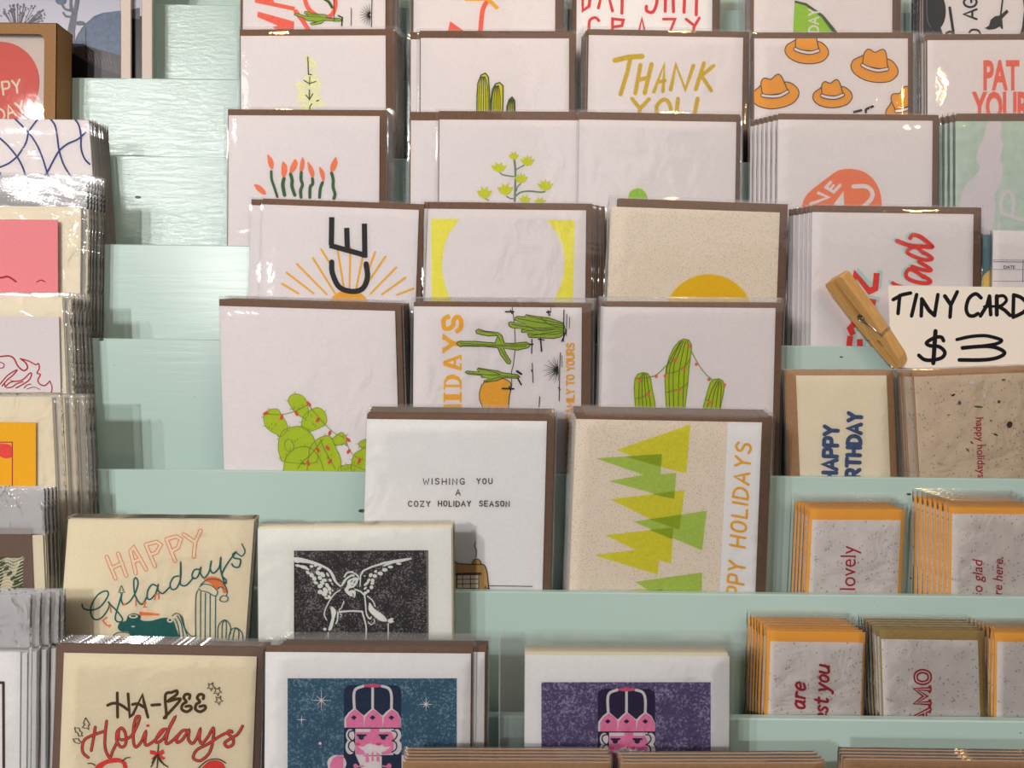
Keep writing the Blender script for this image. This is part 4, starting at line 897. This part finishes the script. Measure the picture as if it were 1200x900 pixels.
# ------------------------------------------------------------------ the stepped rack
rack = empty('card_rack', (0, B(5), .95))
tag(rack, 'mint green painted wooden rack whose stepped shelves hold all the cards', 'display rack')
RB = Vector((0, B(5), .95))
XL, XR = -.52, .52
KT, KB = -3, 12
for k in range(KT, KB+1):
    lo = FLOOR(k+1)-.006 if k < KB else Z(k)-.115
    m_ = MB(); m_.box((XL, B(k), lo), (XR, B(k)+BT, Z(k)), 'brushed_mint_paint' if k <= 2 else 'mint_paint', .0007); m_.build('shelf_board', rack, RB)
    if k > KT:
        m_ = MB(); m_.box((XL, B(k)+BT+.00005, FLOOR(k)-.006), (XR, B(k-1)-.00005, FLOOR(k)), 'mint_paint', .0004); m_.build('shelf_floor', rack, RB)
m_ = MB()
for sx in (-1, 1):                                      # stepped end panels
    x0, x1 = (XL-.014, XL) if sx < 0 else (XR, XR+.014)
    pr = [(B(KT)+.03, .95), (B(KB), .95), (B(KB), Z(KB)-.02)]
    for k in range(KB, KT-1, -1): pr += [(B(k), Z(k)), (B(k-1) if k > KT else B(k)+.03, Z(k))]
    n = len(pr); vs = [(x0, y, z) for y, z in pr] + [(x1, y, z) for y, z in pr]
    p3 = MB()
    tri = tessellate_polygon([[Vector((y, z, 0)) for y, z in pr]])
    fs = [tuple(t) for t in tri] + [tuple(n+i for i in t[::-1]) for t in tri] + [(i, (i+1) % n, n+(i+1) % n, n+i) for i in range(n)]
    p3.add(vs, fs, 'mint_paint'); p3.build('side_panel', rack, RB)
for x in (-.45, .45):
    p3 = MB(); p3.box((x-.03, B(KB)+.02, .0), (x+.03, B(KT), .95), 'mint_paint', .002); p3.build('leg', rack, RB)
p3 = MB(); p3.box((XL, B(KB), .93), (XR, B(KT)+.03, .95), 'mint_paint', .001); p3.build('bottom_board', rack, RB)

# ------------------------------------------------------------------ the cards
MC = make_card
# row 1
MC(1, (285, -44), (452, -43), 'white_paper', art_1a, env=(3, 7, 9), sl=(4, 6, 4), copies=J(3, 1.2), label='top row card with coral letters and a small green cactus', group='cards behind the coral letter card')
MC(1, (485, -42), (651, -41), 'white_paper', art_1b, env=(3, 7, 10), sl=(4, 5, 5), copies=J(4, 0), label='top row card showing only a thin coral and orange squiggle', group='cards behind the squiggle card')
MC(1, (676, -40), (835, -39), 'bright_paper', art_1c, env=(4, 7, 9), sl=(4, 5, 2), copies=J(3, 0), label='top row card with red hand lettering ending in CRAZY', group='cards behind the CRAZY card')
MC(1, (884, -38), (1046, -37), 'white_paper', art_1d, env=(4, 7, 10), sl=(8, 5, 4), copies=J(4, -.5), label='top row card with a green lime wedge lettered DAY', group='cards behind the lime wedge card')
MC(1, (1082, -36), (1246, -35), 'white_paper', art_1e, env=(2, 7, 8), sl=(5, 5, 4), copies=J(3, 0), label='black card with a white oval and a perching bird, top right', group='cards behind the black bird card')
# row 2
MC(2, (282, 42), (452, 41.5), 'white_paper', art_2a, env=(1, 7.5, 10), sl=(3, 4, 3), copies=[1.5, 3, 4, 5.5, 7], label='white card with a faint pale green flowering stalk, left of the upright cactus card', group='cards behind the flowering stalk card')
MC(2, (493, 44.5), (667, 45), 'white_paper', art_2b, env=(1, 8.5, 7), sl=(4, 3, 4), copies=[-12, -11, -13, -12, -10], label='white card with two upright striped cacti in green', group='cards behind the two cacti card')
MC(2, (690, 41), (871, 44), 'white_paper', art_2c, env=(2, 7, 7), sl=(6, 4, 3), copies=J(5, -.8), label='white card lettered THANK YOU in mustard', group='cards behind the THANK YOU card')
MC(2, (884, 45), (1064, 45), 'white_paper', art_2d, env=(2, 7, 6), sl=(4, 3, 8), copies=J(6, .8), label='white card patterned with ochre cowboy hats', group='cards behind the cowboy hat card')
MC(2, (1087, 47), (1258, 46.5), 'white_paper', art_2e, env=(2, 7, 6), sl=(8, 4, 4), copies=J(6, -1), label='white card with bold coral words PAT YOUR', group='cards behind the PAT YOUR card')
# row 3
MC(3, (268, 135), (445, 136), 'white_paper', art_3a, env=(1, 7, 9), sl=(5, 4, 4), copies=J(4, .8), label='white card with seven green stems tipped by orange flames', group='cards behind the orange flame card')
MC(3, (515, 140), (690, 141), 'white_paper', art_3b, env=(1, 10, 7), sl=(4, 3, 2), copies=[-34, -35, -33, -34], dd=.0016, label='white card with a branching agave stalk of yellow green blooms', group='cards behind the agave stalk card')
MC(3, (679, 140), (863, 143), 'white_paper', art_3c, env=(0, 9, 4), sl=(3, 4, 3), copies=[2, 4, 5, 6], label='mostly blank white card below the THANK YOU card', group='cards behind the blank card under THANK YOU', dd=-.0012)
MC(3, (912, 140), (1093, 141.5), 'white_paper', art_3d, env=(0, 7, 7), sl=(3, 3, 3), copies=[-4.5, -9, -13, -17, -21, -25], label='white card with a rounded orange shape lettered VE U', group='cards fanned out behind the orange heart card')
MC(3, (1120, 142), (1296, 142), 'teal_print', art_3e, env=(-1, 9, 8), sl=(4, 3, 3), copies=[-4, -8, -12, -14, -16], label='grey green card with a pale smoke like shape at the right edge', group='cards fanned out behind the grey green card')
# row 4
MC(4, (308, 239.5), (491, 246), 'white_paper', art_4a, env=(0, 7, 6), sl=(3, 3, 4), copies=[-15, -14, -16], label='white card with black letters CE over golden sun rays', group='cards behind the sun ray CE card')
MC(4, (497, 244.5), (687, 246.5), 'white_paper', art_4b, env=(0, 8, 7), sl=(4, 3, 3), copies=[3, 9, 16, 17], dd=.0012, label='white card framed by two yellow curved side pieces', group='cards behind the yellow curve card')
MC(4, (716, 242), (914, 249), 'dotted_paper', art_4c, env=(-8, 10, 9), sl=(11, 4, 4), copies=J(3, .4), dd=.0006, label='cream dotted card with the top of a mustard sun', group='cards behind the mustard sun card')
MC(4, (952, 248.5), (1141, 251), 'white_paper', art_4d, env=(0, 8, 9), sl=(4, 3, 3), copies=[-3.5, -7, -11, -16, -20], label='white card with red brush letters reading upward beside the clothespin', group='cards fanned out behind the red brush letter card')
MC(4, (1164, 270), (1290, 272), 'white_paper', art_4e, env=None, sl=(3, 3, 3), copies=[], dd=.002, label='white library slip card printed DATE above the tiny cards sign', cat='card')
MC(4, (1152, 275), (1290, 277), 'ink_slate', art_4f, env=None, sl=(2, 2, 2), copies=J(2), dd=.006, label='slate blue card with a sand coloured disc behind the DATE slip', group='slate blue cards behind the DATE slip')
# row 5
MC(5, (257, 358.5), (463, 364.5), 'white_paper', art_5a, bl=(262.5, 550), env=(0, 8, 7), sl=(1.5, 4, 3), lift=.7, copies=[0, 2, 3, 4.5, 5, 6], label='large white card with a green prickly pear strung with red lights', group='cards behind the prickly pear card')
MC(5, (485, 359), (682, 360.5), 'white_paper', art_5b, env=(0, 5, 11), sl=(4, 6, 4), lift=.7, copies=[0, 1, 3, 4, 6], label='white card with orange IDAYS lettering and cacti lying sideways', group='cards behind the IDAYS card')
MC(5, (707, 359.5), (909, 361), 'white_paper', art_5c, bl=(702, 560), env=(-2, 6, 8), sl=(5, 6, 3), lift=.7, copies=J(4, -.3), label='white card with three green cacti joined by strings of red lights', group='cards behind the three cacti card')
MC(5, (933, 440), (1039, 440), 'pale_cream', art_5d, bl=(937.5, 558), env=(12, 7, 8), sl=(2, 1, 3), envmat='kraft_tan', copies=J(5, .6, .8), label='small cream card with blue bubble letters HAPPY BIRTHDAY', group='small cards behind the HAPPY BIRTHDAY card', name='mini_card', cat='tiny card')
MC(5, (1071.5, 441.5), (1204, 436.5), 'seed_paper_tan', art_5e, bl=(1078, 558), env=(2, 8, 8), sl=(10, 2, 4), envmat='kraft_tan', copies=[-9, -9, -10, -9], label='small speckled tan card with crimson happy holidays reading downward', group='small cards behind the speckled happy holidays card', name='mini_card', cat='tiny card')
# row 6
MC(6, (430, 491), (641, 493.5), 'bright_paper', art_6a, bl=(427, 605), env=(0, 6.5, 9), sl=(2, 4, 3), lift=1.5, copies=J(5, .3, .6), label='white card lettered WISHING YOU A COZY HOLIDAY SEASON', group='cards behind the cozy holiday season card')
MC(6, (675, 491), (893, 495), 'dotted_paper', art_6b, bl=(667, 695), env=(0, 6.5, 12), sl=(5, 3, 4), lift=1.3, copies=J(6, -.2, .8), label='dotted card with overlapping yellow and green triangle trees', group='cards behind the triangle tree card')
MC(6, (952, 609), (1056, 609.5), 'seed_paper_grey', art_6c, bl=(948, 697), env=(3, 12, 4), sl=(4, 10, 5), lift=1.2, envmat='orange_paper', copies=J(5, -2, .8), label='small grey flecked card reading lovely in an orange envelope', group='orange envelope cards behind the lovely card', name='mini_card', cat='tiny card')
MC(6, (1116, 602), (1222, 603), 'seed_paper_grey', art_6d, env=(3, 7, 4), sl=(3, 10, 5), lift=1.2, envmat='orange_paper', copies=[-3.4, -7, -10.4, -14, -17.5, -21, -24], pitch=.0024, label='small grey flecked card reading so glad in an orange envelope', group='orange envelope cards fanned out behind the so glad card', name='mini_card', cat='tiny card')
# row 7
MC(7, (80, 608.5), (298, 610), 'cream_paper', art_7a, bl=(70, 745), env=None, sl=(3, 3, 3), copies=J(4, -1, .5), label='cream card lettered HAPPY Giladays with a lizard and a santa hat cactus', group='cream cards behind the Giladays card')
MC(7, (302, 619.5), (529, 618), 'cool_paper', art_7b, env=(-1, 2, 1.5), sl=(3, 3, 1), envmat='cream_paper', copies=J(4, 0, .5), label='white card with a black block print of a winged angel', group='cards behind the winged angel card')
MC(7, (903, 751.5), (1012, 753), 'seed_paper_grey', art_7c, bl=(900, 843), env=(4, 12, 2), sl=(3, 9, 3), lift=1.2, envmat='orange_paper', copies=J(6, -2, .8), label='small grey flecked card reading est you in an orange envelope', group='orange envelope cards behind the est you card', name='mini_card', cat='tiny card')
MC(7, (1033, 749), (1146, 750.5), 'seed_paper_grey', art_7d, bl=(1036, 843), env=(2, 11, 8), sl=(6, 6, 3), lift=1.2, envmat='kraft_olive', copies=J(5, -1.5, .8), label='small grey flecked card with outlined crimson letters AMO and olive envelope', group='small cards behind the AMO card', name='mini_card', cat='tiny card')
MC(7, (1169, 752), (1276, 753), 'seed_paper_grey', None, env=(3, 10, 3), sl=(3, 9, 3), envmat='orange_paper', copies=J(6, -1.5, .6), label='small grey flecked card with no words, cut by the right edge beside AMO', group='orange envelope cards behind the wordless small card', name='mini_card', cat='tiny card')
# row 8
MC(8, (75, 765), (301, 769.5), 'cream_paper', art_8a, bl=(70, 895), env=(9, 10, 8), sl=(2, 4, 2), envmat='chocolate_paper', copies=J(4, 0, 1), label='cream card lettered HA-BEE Holidays in brown and red', group='cards behind the HA-BEE Holidays card')
MC(8, (311, 764), (552, 766), 'bright_paper', art_8b, env=(0, 8, 2), sl=(5, 9, 3), copies=[16, 17, 16.5, 18], envmat='kraft_brown', label='white card with a pink nutcracker on a blue starry block', group='cards behind the blue nutcracker card')
MC(8, (615.5, 767.5), (855, 769), 'bright_paper', art_8c, env=(0, 4, -2), sl=(31, 16, 8), copies=J(4, 0, .8), envmat='cream_paper', label='white card with a pink nutcracker on a violet block', group='cards behind the violet nutcracker card')
# row 9: only the brown tops show
for (x0, y0, x1, y1, n, who) in ((472, 892, 716, 893, 4, 'below the blue nutcracker card'), (728, 894, 966, 893.5, 3, 'below the violet nutcracker card'), (990, 889, 1226, 892, 3, 'at the lower right under the small AMO card')):
    MC(9, (x0+4, y0+9), (x1-4, y1+9), 'kraft_tan', None, env=(4, 9, 4), envmat='kraft_tan', sl=(2, 2, 2), lift=1.0, copies=J(n, 0, 2), label='brown kraft envelope top just showing ' + who, group='kraft envelopes ' + who)

# ---- left column
def extra(root, name, k, off, q, th, mat):
    d = B(k)+BT+off; mb = MB(); mb.slab(q, d, th, mat); base = root.location.copy(); o = mb.build(name, root, base); return o
MC(3, (-95, 138), (104, 140.5), 'white_paper', art_L3, bl=(-88, 240), env=(0, 0, 1), sl=(2, 1, 4), envmat='pale_cream', copies=J(6, .8, .5), label='white card crossed by wavy navy lines at the left edge', group='cards behind the wavy navy line card')
r_ = MC(4, (-130, 240), (95, 242.5), 'pale_cream', None, env=(0, 0, 1), sl=(3, 40, 8), envmat='pale_cream', copies=J(5, 1.5, .5), dd=.0024, label='cream card with a pink folded note, in a glinting sleeve at the left edge', group='cards behind the pink note card', film_='crinkled_cellophane')
mb = MB(); q = [(-105, 256), (67.5, 257.5), (68, 352), (-105, 352)]; mb.slab(q, B(4)+BT+.0008, .0004, 'pink_paper')
art_L4.put(mb, q, B(4)+BT+.0008); mb.build('pink_note', r_, r_.location.copy())
r_ = MC(5, (-140, 346), (73, 348), 'pale_cream', None, bl=(-135, 455), env=(0, 0, 2), sl=(3, 6, 8), envmat='cream_paper', copies=J(5, 2, .6), dd=.0016, label='cream card with a grey panel and a crimson line drawing of a fox', group='cards behind the crimson fox card', film_='crinkled_cellophane')
mb = MB(); q = [(-150, 370), (69, 371), (71, 460), (-150, 460)]; mb.slab(q, B(5)+BT+.0016, .0003, 'lilac_paper')
art_L5.put(mb, q, B(5)+BT+.0016); mb.build('printed_panel', r_, r_.location.copy())
r_ = MC(6, (-160, 464), (61, 465), 'cream_paper', None, bl=(-154, 600), env=(0, 0, 2), sl=(3, 4, 10), envmat='pale_cream', copies=[12, 22, 25, 27], dd=.0016, label='cream card with an amber panel and red flower at the left edge', group='cards behind the amber panel card', film_='crinkled_cellophane')
mb = MB(); q = [(-110, 493), (42, 495), (42, 640), (-110, 640)]; mb.slab(q, B(6)+BT+.0016, .0003, 'amber_paper')
art_L6.put(mb, q, B(6)+BT+.0016); mb.build('amber_panel', r_, r_.location.copy())
MC(7, (-180, 617), (36, 619), 'chocolate_paper', art_L7, bl=(-177, 690), env=(0, -8, 14), sl=(3, 56, 5), envmat='cream_paper', copies=[1, 3, 4], label='brown card with a dark leaf print under a tall crumpled sleeve', group='cards behind the brown leaf print card', film_='frosted_cellophane', sag=2.2)
MC(8, (-210, 762), (24, 764), 'bright_paper', art_L8, env=(0, -1, 8), sl=(3, 70, 5), envmat='bright_paper', copies=[8, 16, 24, 27], label='white card with a thin dark ruled line, lowest at the left edge', group='white cards behind the ruled line card', film_='frosted_cellophane', sag=2.0)

# ---- matted photo prints and the kraft window box
def photo_print(k, x0, y0, x1, dd, art, label, mat='photo_sky'):
    d = B(k)+BT+dd
    z0 = W(x0, 91, d).z
    def botpx(x):
        a = W(x, 0, d).z; b = W(x, 100, d).z; return (a-FLOOR(k)-.0005)/((a-b)/100)
    q = [(x0, y0), (x1, y0), (x1, botpx(x1)), (x0, botpx(x0))]
    base = W((x0+x1)/2, q[2][1], d); base.z = FLOOR(k)
    root = empty('photo_print', base); tag(root, label, 'photograph print', 'matted desert photographs')
    m1 = MB(); m1.slab(q, d+.0004, .002, 'mat_board'); m1.build('mat', root, base)
    m2 = MB(); qi = [(x0+13, y0+13), (x1-12, y0+13), (x1-12, q[2][1]-12), (x0+13, q[3][1]-12)]
    m2.slab(qi, d+.0001, .00025, mat)
    if art: art.put(m2, qi, d+.00008)
    m2.build('photograph', root, base)
    return
    m3 = MB(); o = 2; qs = [(x0-o, y0-o), (x1+o, y0-o), (x1+o, q[2][1]), (x0-o, q[3][1])]
    m3.slab(qs, d-.0006, .0001, 'cellophane'); m3.build('clear_sleeve', root, base)
A = Art(); A.f(0, 0, 4)
for i in range(34):
    x = 15+rnd.random()*190; y = 20+rnd.random()*80; bx = 60+(x-100)*.45+30
    A.line([(x, y), (bx, 110)], 2.2, 'photo_shrub'); A.oval(x, y, 6, 4, 'photo_shrub', rnd.uniform(0, 90), 8)
    A.oval(x+rnd.uniform(-14, 14), y+rnd.uniform(4, 22), 5, 3, 'photo_shrub', rnd.uniform(0, 90), 8)
A.fill([(325, -40), (326, 40), (335, 60), (315, 150), (300, 400), (360, 400), (350, 150), (362, 60), (380, -40), (358, -40), (345, 45), (338, 20), (340, -40)], 'photo_slate')
A.oval(285, 2, 26, 20, 'photo_blue').line([(290, 20), (305, 42), (330, 48)], 9, 'photo_slate', True).line([(296, 60), (308, 76), (330, 78)], 8, 'photo_slate').oval(375, 108, 24, 10, 'photo_slate')
A.fill([(345, 400), (345, 215), (362, 165), (395, 118), (440, 75), (480, 60), (560, 50), (700, 50), (700, 400)], 'photo_blue').fill([(345, 220), (400, 215), (480, 235), (600, 270), (600, 420), (345, 420)], 'photo_brown')
A.fill([(340, 250), (400, 285), (470, 320), (560, 350), (700, 380), (700, 600), (300, 600)], 'photo_dark').line([(402, 130), (402, 270)], 4, 'photo_dark').line([(520, 60), (505, 200), (520, 300)], 3, 'photo_slate', True).line([(357, 195), (362, 170), (400, 115), (460, 70)], 5, 'photo_slate', True)
for i in range(9): A.line([(405+16*i, 236+6*i), (420+16*i, 282+7*i)], 4, 'photo_shrub')
photo_print(1, -150, -120, 153, 0.002, A, 'matted desert photograph of a pale rounded boulder behind the kraft box')
A = Art(); A.f(0, 0, 4).fill([(540, 75), (700, 75), (700, 600), (540, 600)], 'photo_dark').fill([(560, 60), (655, 35), (655, 90), (560, 80)], 'photo_shrub')
photo_print(1, -120, -118, 178, 0.0065, A, 'second matted photograph peeking out right of the boulder photograph')

k = 2; d0 = B(2)+BT-.004; d1 = B(1)-.0008
d0 = d1 - .0196
# kraft window box (front face with a cut-out)
xr, yt = 67, 27
pw = W(xr, yt, d0); x1 = pw.x; z1 = pw.z; x0 = x1-.12; z0 = FLOOR(2)+.0004
base = Vector(((x0+x1)/2, d0+.01, z0)); root = empty('gift_box', base)
tag(root, 'brown kraft box with a clear rounded window over a red disc', 'gift box')
wx1 = W(52, 40, d0).x; wz1 = W(52, 40, d0).z; wx0 = x0+(x1-wx1); wz0 = z0+.012; r = .005
mb = MB(); hole = []
for cx, cz, a0 in ((wx1-r, wz1-r, 0), (wx0+r, wz1-r, 90), (wx0+r, wz0+r, 180), (wx1-r, wz0+r, 270)):
    for i in range(7): a = math.radians(a0+15*i); hole.append((cx+r*math.cos(a), cz+r*math.sin(a)))
outer = [(x1, z1), (x0, z1), (x0, z0), (x1, z0)]
ring_o = []
for i in range(28): ring_o.append(outer[i//7])
vs = []; n = 28
for yy in (d0, d0+.0006):
    vs += [(x, yy, z) for x, z in hole] + [(x, yy, z) for x, z in outer]
fs = []
for b in (0, 32):
    for c_ in range(4):
        for i in range(6): fs.append((b+28+c_, b+c_*7+i, b+c_*7+i+1))
        fs.append((b+28+c_, b+c_*7+6, b+(c_*7+7) % 28, b+28+(c_+1) % 4))
for i in range(28): fs.append((i, (i+1) % 28, 32+(i+1) % 28, 32+i))
mb.add(vs, fs, 'board_kraft')
for lo, hi in (((x0, d0, z0), (x0+.0007, d1, z1)), ((x1-.0007, d0, z0), (x1, d1, z1)), ((x0, d0, z1-.0007), (x1, d1, z1)), ((x0, d0, z0), (x1, d1, z0+.0007)), ((x0, d1-.0007, z0), (x1, d1, z1))):
    mb.box(lo, hi, 'board_kraft', .0002)
mb.build('box_shell', root, base)
mb = MB(); mb.box((wx0-.003, d0+.0008, wz0-.003), (wx1+.003, d0+.0010, wz1+.003), 'window_film', .00005); mb.build('window_film', root, base)
A = Art(); A.f(0, 0, 4).oval(0, 385, 186, 190, 'ink_redbox', 0, 40).text('HAPPY', -138, 466, 60, 'cream_paper', 8, ang=-8, track=2.5).text('BIRTHDAY', -195, 629, 56, 'cream_paper', 8, ang=-18, track=2.3)
mb = MB(); q = [(-116, 36), (58, 36), (58, 250), (-116, 250)]; dq = d0+.004
q = [(p_[0], min(p_[1], 205)) for p_ in q]
mb.slab(q, dq, .0006, 'mat_board'); A.put(mb, q, dq); mb.build('printed_insert', root, base)

# ---- sign and clothespin
ds = B(4) - .0085
sq = [(1041, 334.5), (1262, 337.5), (1263, 434), (1044.5, 431)]
base = W(1150, 431, ds)
A = Art(); A.f(1030, 320, 7.06)
for P, w in (([(118, 220), (190, 180), (262, 165)], 20), ([(172, 185), (158, 335)], 24), ([(312, 178), (270, 355)], 24), ([(355, 215), (350, 355)], 24), ([(355, 215), (415, 310), (460, 350)], 22), ([(460, 350), (488, 178)], 24), ([(545, 190), (590, 255)], 22), ([(648, 155), (595, 265), (588, 365)], 24),
             ([(845, 205), (800, 172), (745, 210), (722, 290), (740, 345), (780, 355), (820, 335)], 20), ([(840, 355), (895, 265), (915, 190)], 20), ([(915, 190), (925, 345)], 24), ([(870, 278), (965, 275)], 14), ([(975, 190), (975, 345)], 22), ([(975, 195), (1030, 188), (1055, 225), (1020, 265), (985, 275)], 17), ([(990, 275), (1045, 310), (1085, 350)], 20),
             ([(1115, 180), (1110, 360)], 24), ([(1115, 180), (1180, 205), (1225, 260), (1200, 320), (1110, 365)], 20), ([(1380, 200), (1320, 180), (1300, 220), (1350, 265), (1380, 310), (1340, 355), (1290, 340)], 20),
             ([(535, 560), (515, 530), (460, 535), (395, 575), (420, 600), (500, 610), (545, 655), (520, 700), (440, 720), (375, 715), (330, 680)], 20), ([(468, 480), (450, 745)], 28),
             ([(645, 550), (760, 525), (880, 518), (980, 540), (1015, 560), (970, 585), (880, 600), (690, 622)], 18), ([(690, 618), (880, 605), (980, 620), (1040, 660), (980, 700), (860, 718), (665, 718)], 20)):
    A.line(P, w*1.3, 'ink_marker', len(P) > 3)
A.fill([(880, 590), (930, 600), (900, 615), (690, 630), (690, 612)], 'ink_marker')
mb = MB(); mb.slab(sq, ds, .0004, 'sign_paper'); A.put(mb, sq, ds)
o = mb.build('paper_sign', None, base); tag(o, 'white paper sign hand lettered TINY CARDS $3 in black marker', 'sign')

T0 = W((222)/7.5+950, (112)/7.5+310, ds); T1 = W(800/7.5+950, 880/7.5+310, ds)
e1 = (T1-T0).normalized(); cam = Vector((0, -1, 0)); pl = e1.cross(cam).normalized()
if pl.x > 0: pl = -pl                                   # points left-down in the photo
phi = math.radians(30)
wdir = pl*math.cos(phi) + cam*math.sin(phi)             # across the wood, its end face seen on the left
nrm = cam*math.cos(phi) - pl*math.sin(phi)              # pinch direction
Lp = (T1-T0).length; hw = .0047
root = empty('clothespin', T0 + e1*Lp*.5); base = root.location.copy()
tag(root, 'wooden clothespin tilted against the corner of the tiny cards sign', 'clothespin')
def half(sgn):
    pr = [(0, 1.1), (0, 6.2), (.02, 7), (.44, 6.6), (.60, 5.9), (.635, 5.8), (.645, 4.9), (.665, 4.9), (.675, 5.6), (.92, 4.3), (1.0, 2.2), (1.0, .25), (.78, .25), (.76, .9), (.70, .9), (.68, .25), (.56, .3), (.47, 1.2), (.45, 2.0), (.41, 2.0), (.40, 1.4)]
    P = [(u_*Lp, sgn*t*.001) for u_, t in pr]
    n = len(P); vs = []
    for ww, ins in ((-hw, 1), (-hw+.0005, 0), (hw-.0005, 0), (hw, 1)):
        cx = sum(a for a, b in P)/n; cy = sum(b for a, b in P)/n
        for a, b in P:
            f_ = .97 if ins else 1
            vs.append(T0 + e1*(cx+(a-cx)*(.995 if ins else 1)) + nrm*(cy+(b-cy)*f_) + wdir*ww)
    tri = tessellate_polygon([[Vector((a, b, 0)) for a, b in P]])
    fs = [tuple(t) for t in tri] + [tuple(3*n+i for i in t[::-1]) for t in tri]
    for L_i in range(3): fs += [(L_i*n+i, L_i*n+(i+1) % n, (L_i+1)*n+(i+1) % n, (L_i+1)*n+i) for i in range(n)]
    mb = MB(); mb.add(vs, fs, 'peg_wood'); mb.build('wooden_half', root, base)
half(1); half(-1)
mb = MB(); cpt = T0 + e1*Lp*.43; pts = []
for i in range(61):
    a = i/60*5*2*math.pi; pts.append(cpt + e1*math.cos(a)*.0024 + nrm*math.sin(a)*.0024 + wdir*(-hw*1.0+2*hw*i/60))
mb.tube(pts, .0006, 'steel_wire', 6)
for sg in (1, -1):
    a_ = cpt + wdir*sg*(hw+.0006); b_ = T0 + e1*Lp*.655 + wdir*sg*(hw+.0006) + nrm*sg*.0050
    mb.tube([a_+nrm*.0, a_.lerp(b_, .5)+nrm*sg*.0006, b_], .00055, 'steel_wire', 6)
    mb.tube([T0 + e1*Lp*.655 + wdir*(hw+.0006)+nrm*sg*.0053, T0 + e1*Lp*.655 - wdir*(hw+.0006)+nrm*sg*.0053], .00055, 'steel_wire', 6)
mb.build('spring', root, base, smooth=True)

# ------------------------------------------------------------------ room
def struct(name, lo, hi, mat):
    mb = MB(); mb.box(lo, hi, mat, .001); o = mb.build(name); o['kind'] = 'structure'
struct('floor', (-3, -3.5, -.05), (3, 1.2, 0), 'floorboards')
struct('wall_back', (-3, 1.2, 0), (3, 1.3, 3), 'plaster')

# ------------------------------------------------------------------ camera, light
cam_d = bpy.data.cameras.new('camera'); cam_d.sensor_width = 36; cam_d.lens = 27; cam_d.clip_start = .01
co = bpy.data.objects.new('camera', cam_d); COL.objects.link(co)
co.matrix_world = Matrix.Translation((0, 0, CZ)) @ Matrix.Rotation(-ROLL, 4, 'Y') @ Matrix.Rotation(math.pi/2, 4, 'X')
scene.camera = co
cam_d.dof.use_dof = False

ctr = Vector((0, .47, 1.25))
LAMP = 1.3
for i, (dx, dz, e) in enumerate(((-.46, .218, 26), (-.64, .49, 30), (-.85, .50, 26))):
    ld = bpy.data.lights.new('track_lamp', 'SPOT'); ld.energy = e*LAMP; ld.color = (1, .965, .935); ld.shadow_soft_size = .017
    ld.spot_size = math.radians(60); ld.spot_blend = .5
    lo_ = bpy.data.objects.new('track_lamp', ld); COL.objects.link(lo_)
    lo_.location = ctr + Vector((dx, -1, dz))*1.75
    lo_.rotation_euler = (ctr-lo_.location).to_track_quat('-Z', 'Y').to_euler()
def area(name, loc, tgt, sx, sy, e, c):
    ld = bpy.data.lights.new(name, 'AREA'); ld.shape = 'RECTANGLE'; ld.size = sx; ld.size_y = sy; ld.energy = e; ld.color = c
    o = bpy.data.objects.new(name, ld); COL.objects.link(o); o.location = loc
    o.rotation_euler = (Vector(tgt)-Vector(loc)).to_track_quat('-Z', 'Y').to_euler()
for bx, by, bz, e in ((-.55, -.5, 2.35, 4), (.35, -.35, 2.3, 4), (.95, -.7, 2.0, 4)):      # small warm bulbs over the aisle
    ld = bpy.data.lights.new('warm_bulb', 'POINT'); ld.energy = e; ld.color = (1, .62, .22); ld.shadow_soft_size = .02
    o = bpy.data.objects.new('warm_bulb', ld); COL.objects.link(o); o.location = (bx, by, bz)
area('window_light', Vector((-.27, .57, 1.5))+Vector((-.48, -1, .38))*2.6, (-.2, .5, 1.4), .26, .26, 1.6, (.84, .93, 1))
area('fill_light', (.75, -.9, 2.3), (.1, .5, 1.2), 1.6, 1.4, 6.5, (1, .96, .93))  # added soft fill from the upper right, not an actual fixture
w = bpy.data.worlds.new('room_air'); scene.world = w; w.use_nodes = True
w.node_tree.nodes['Background'].inputs[0].default_value = (1, .93, .86, 1)
w.node_tree.nodes['Background'].inputs[1].default_value = .085
vs_ = scene.view_settings; vs_.view_transform = 'Standard'; vs_.look = 'None'; vs_.gamma = 1; vs_.exposure = .16; vs_.use_curve_mapping = False
scene.cycles.use_denoising = True
scene.cycles.max_bounces = 10; scene.cycles.transparent_max_bounces = 48
scene.cycles.sample_clamp_indirect = 4
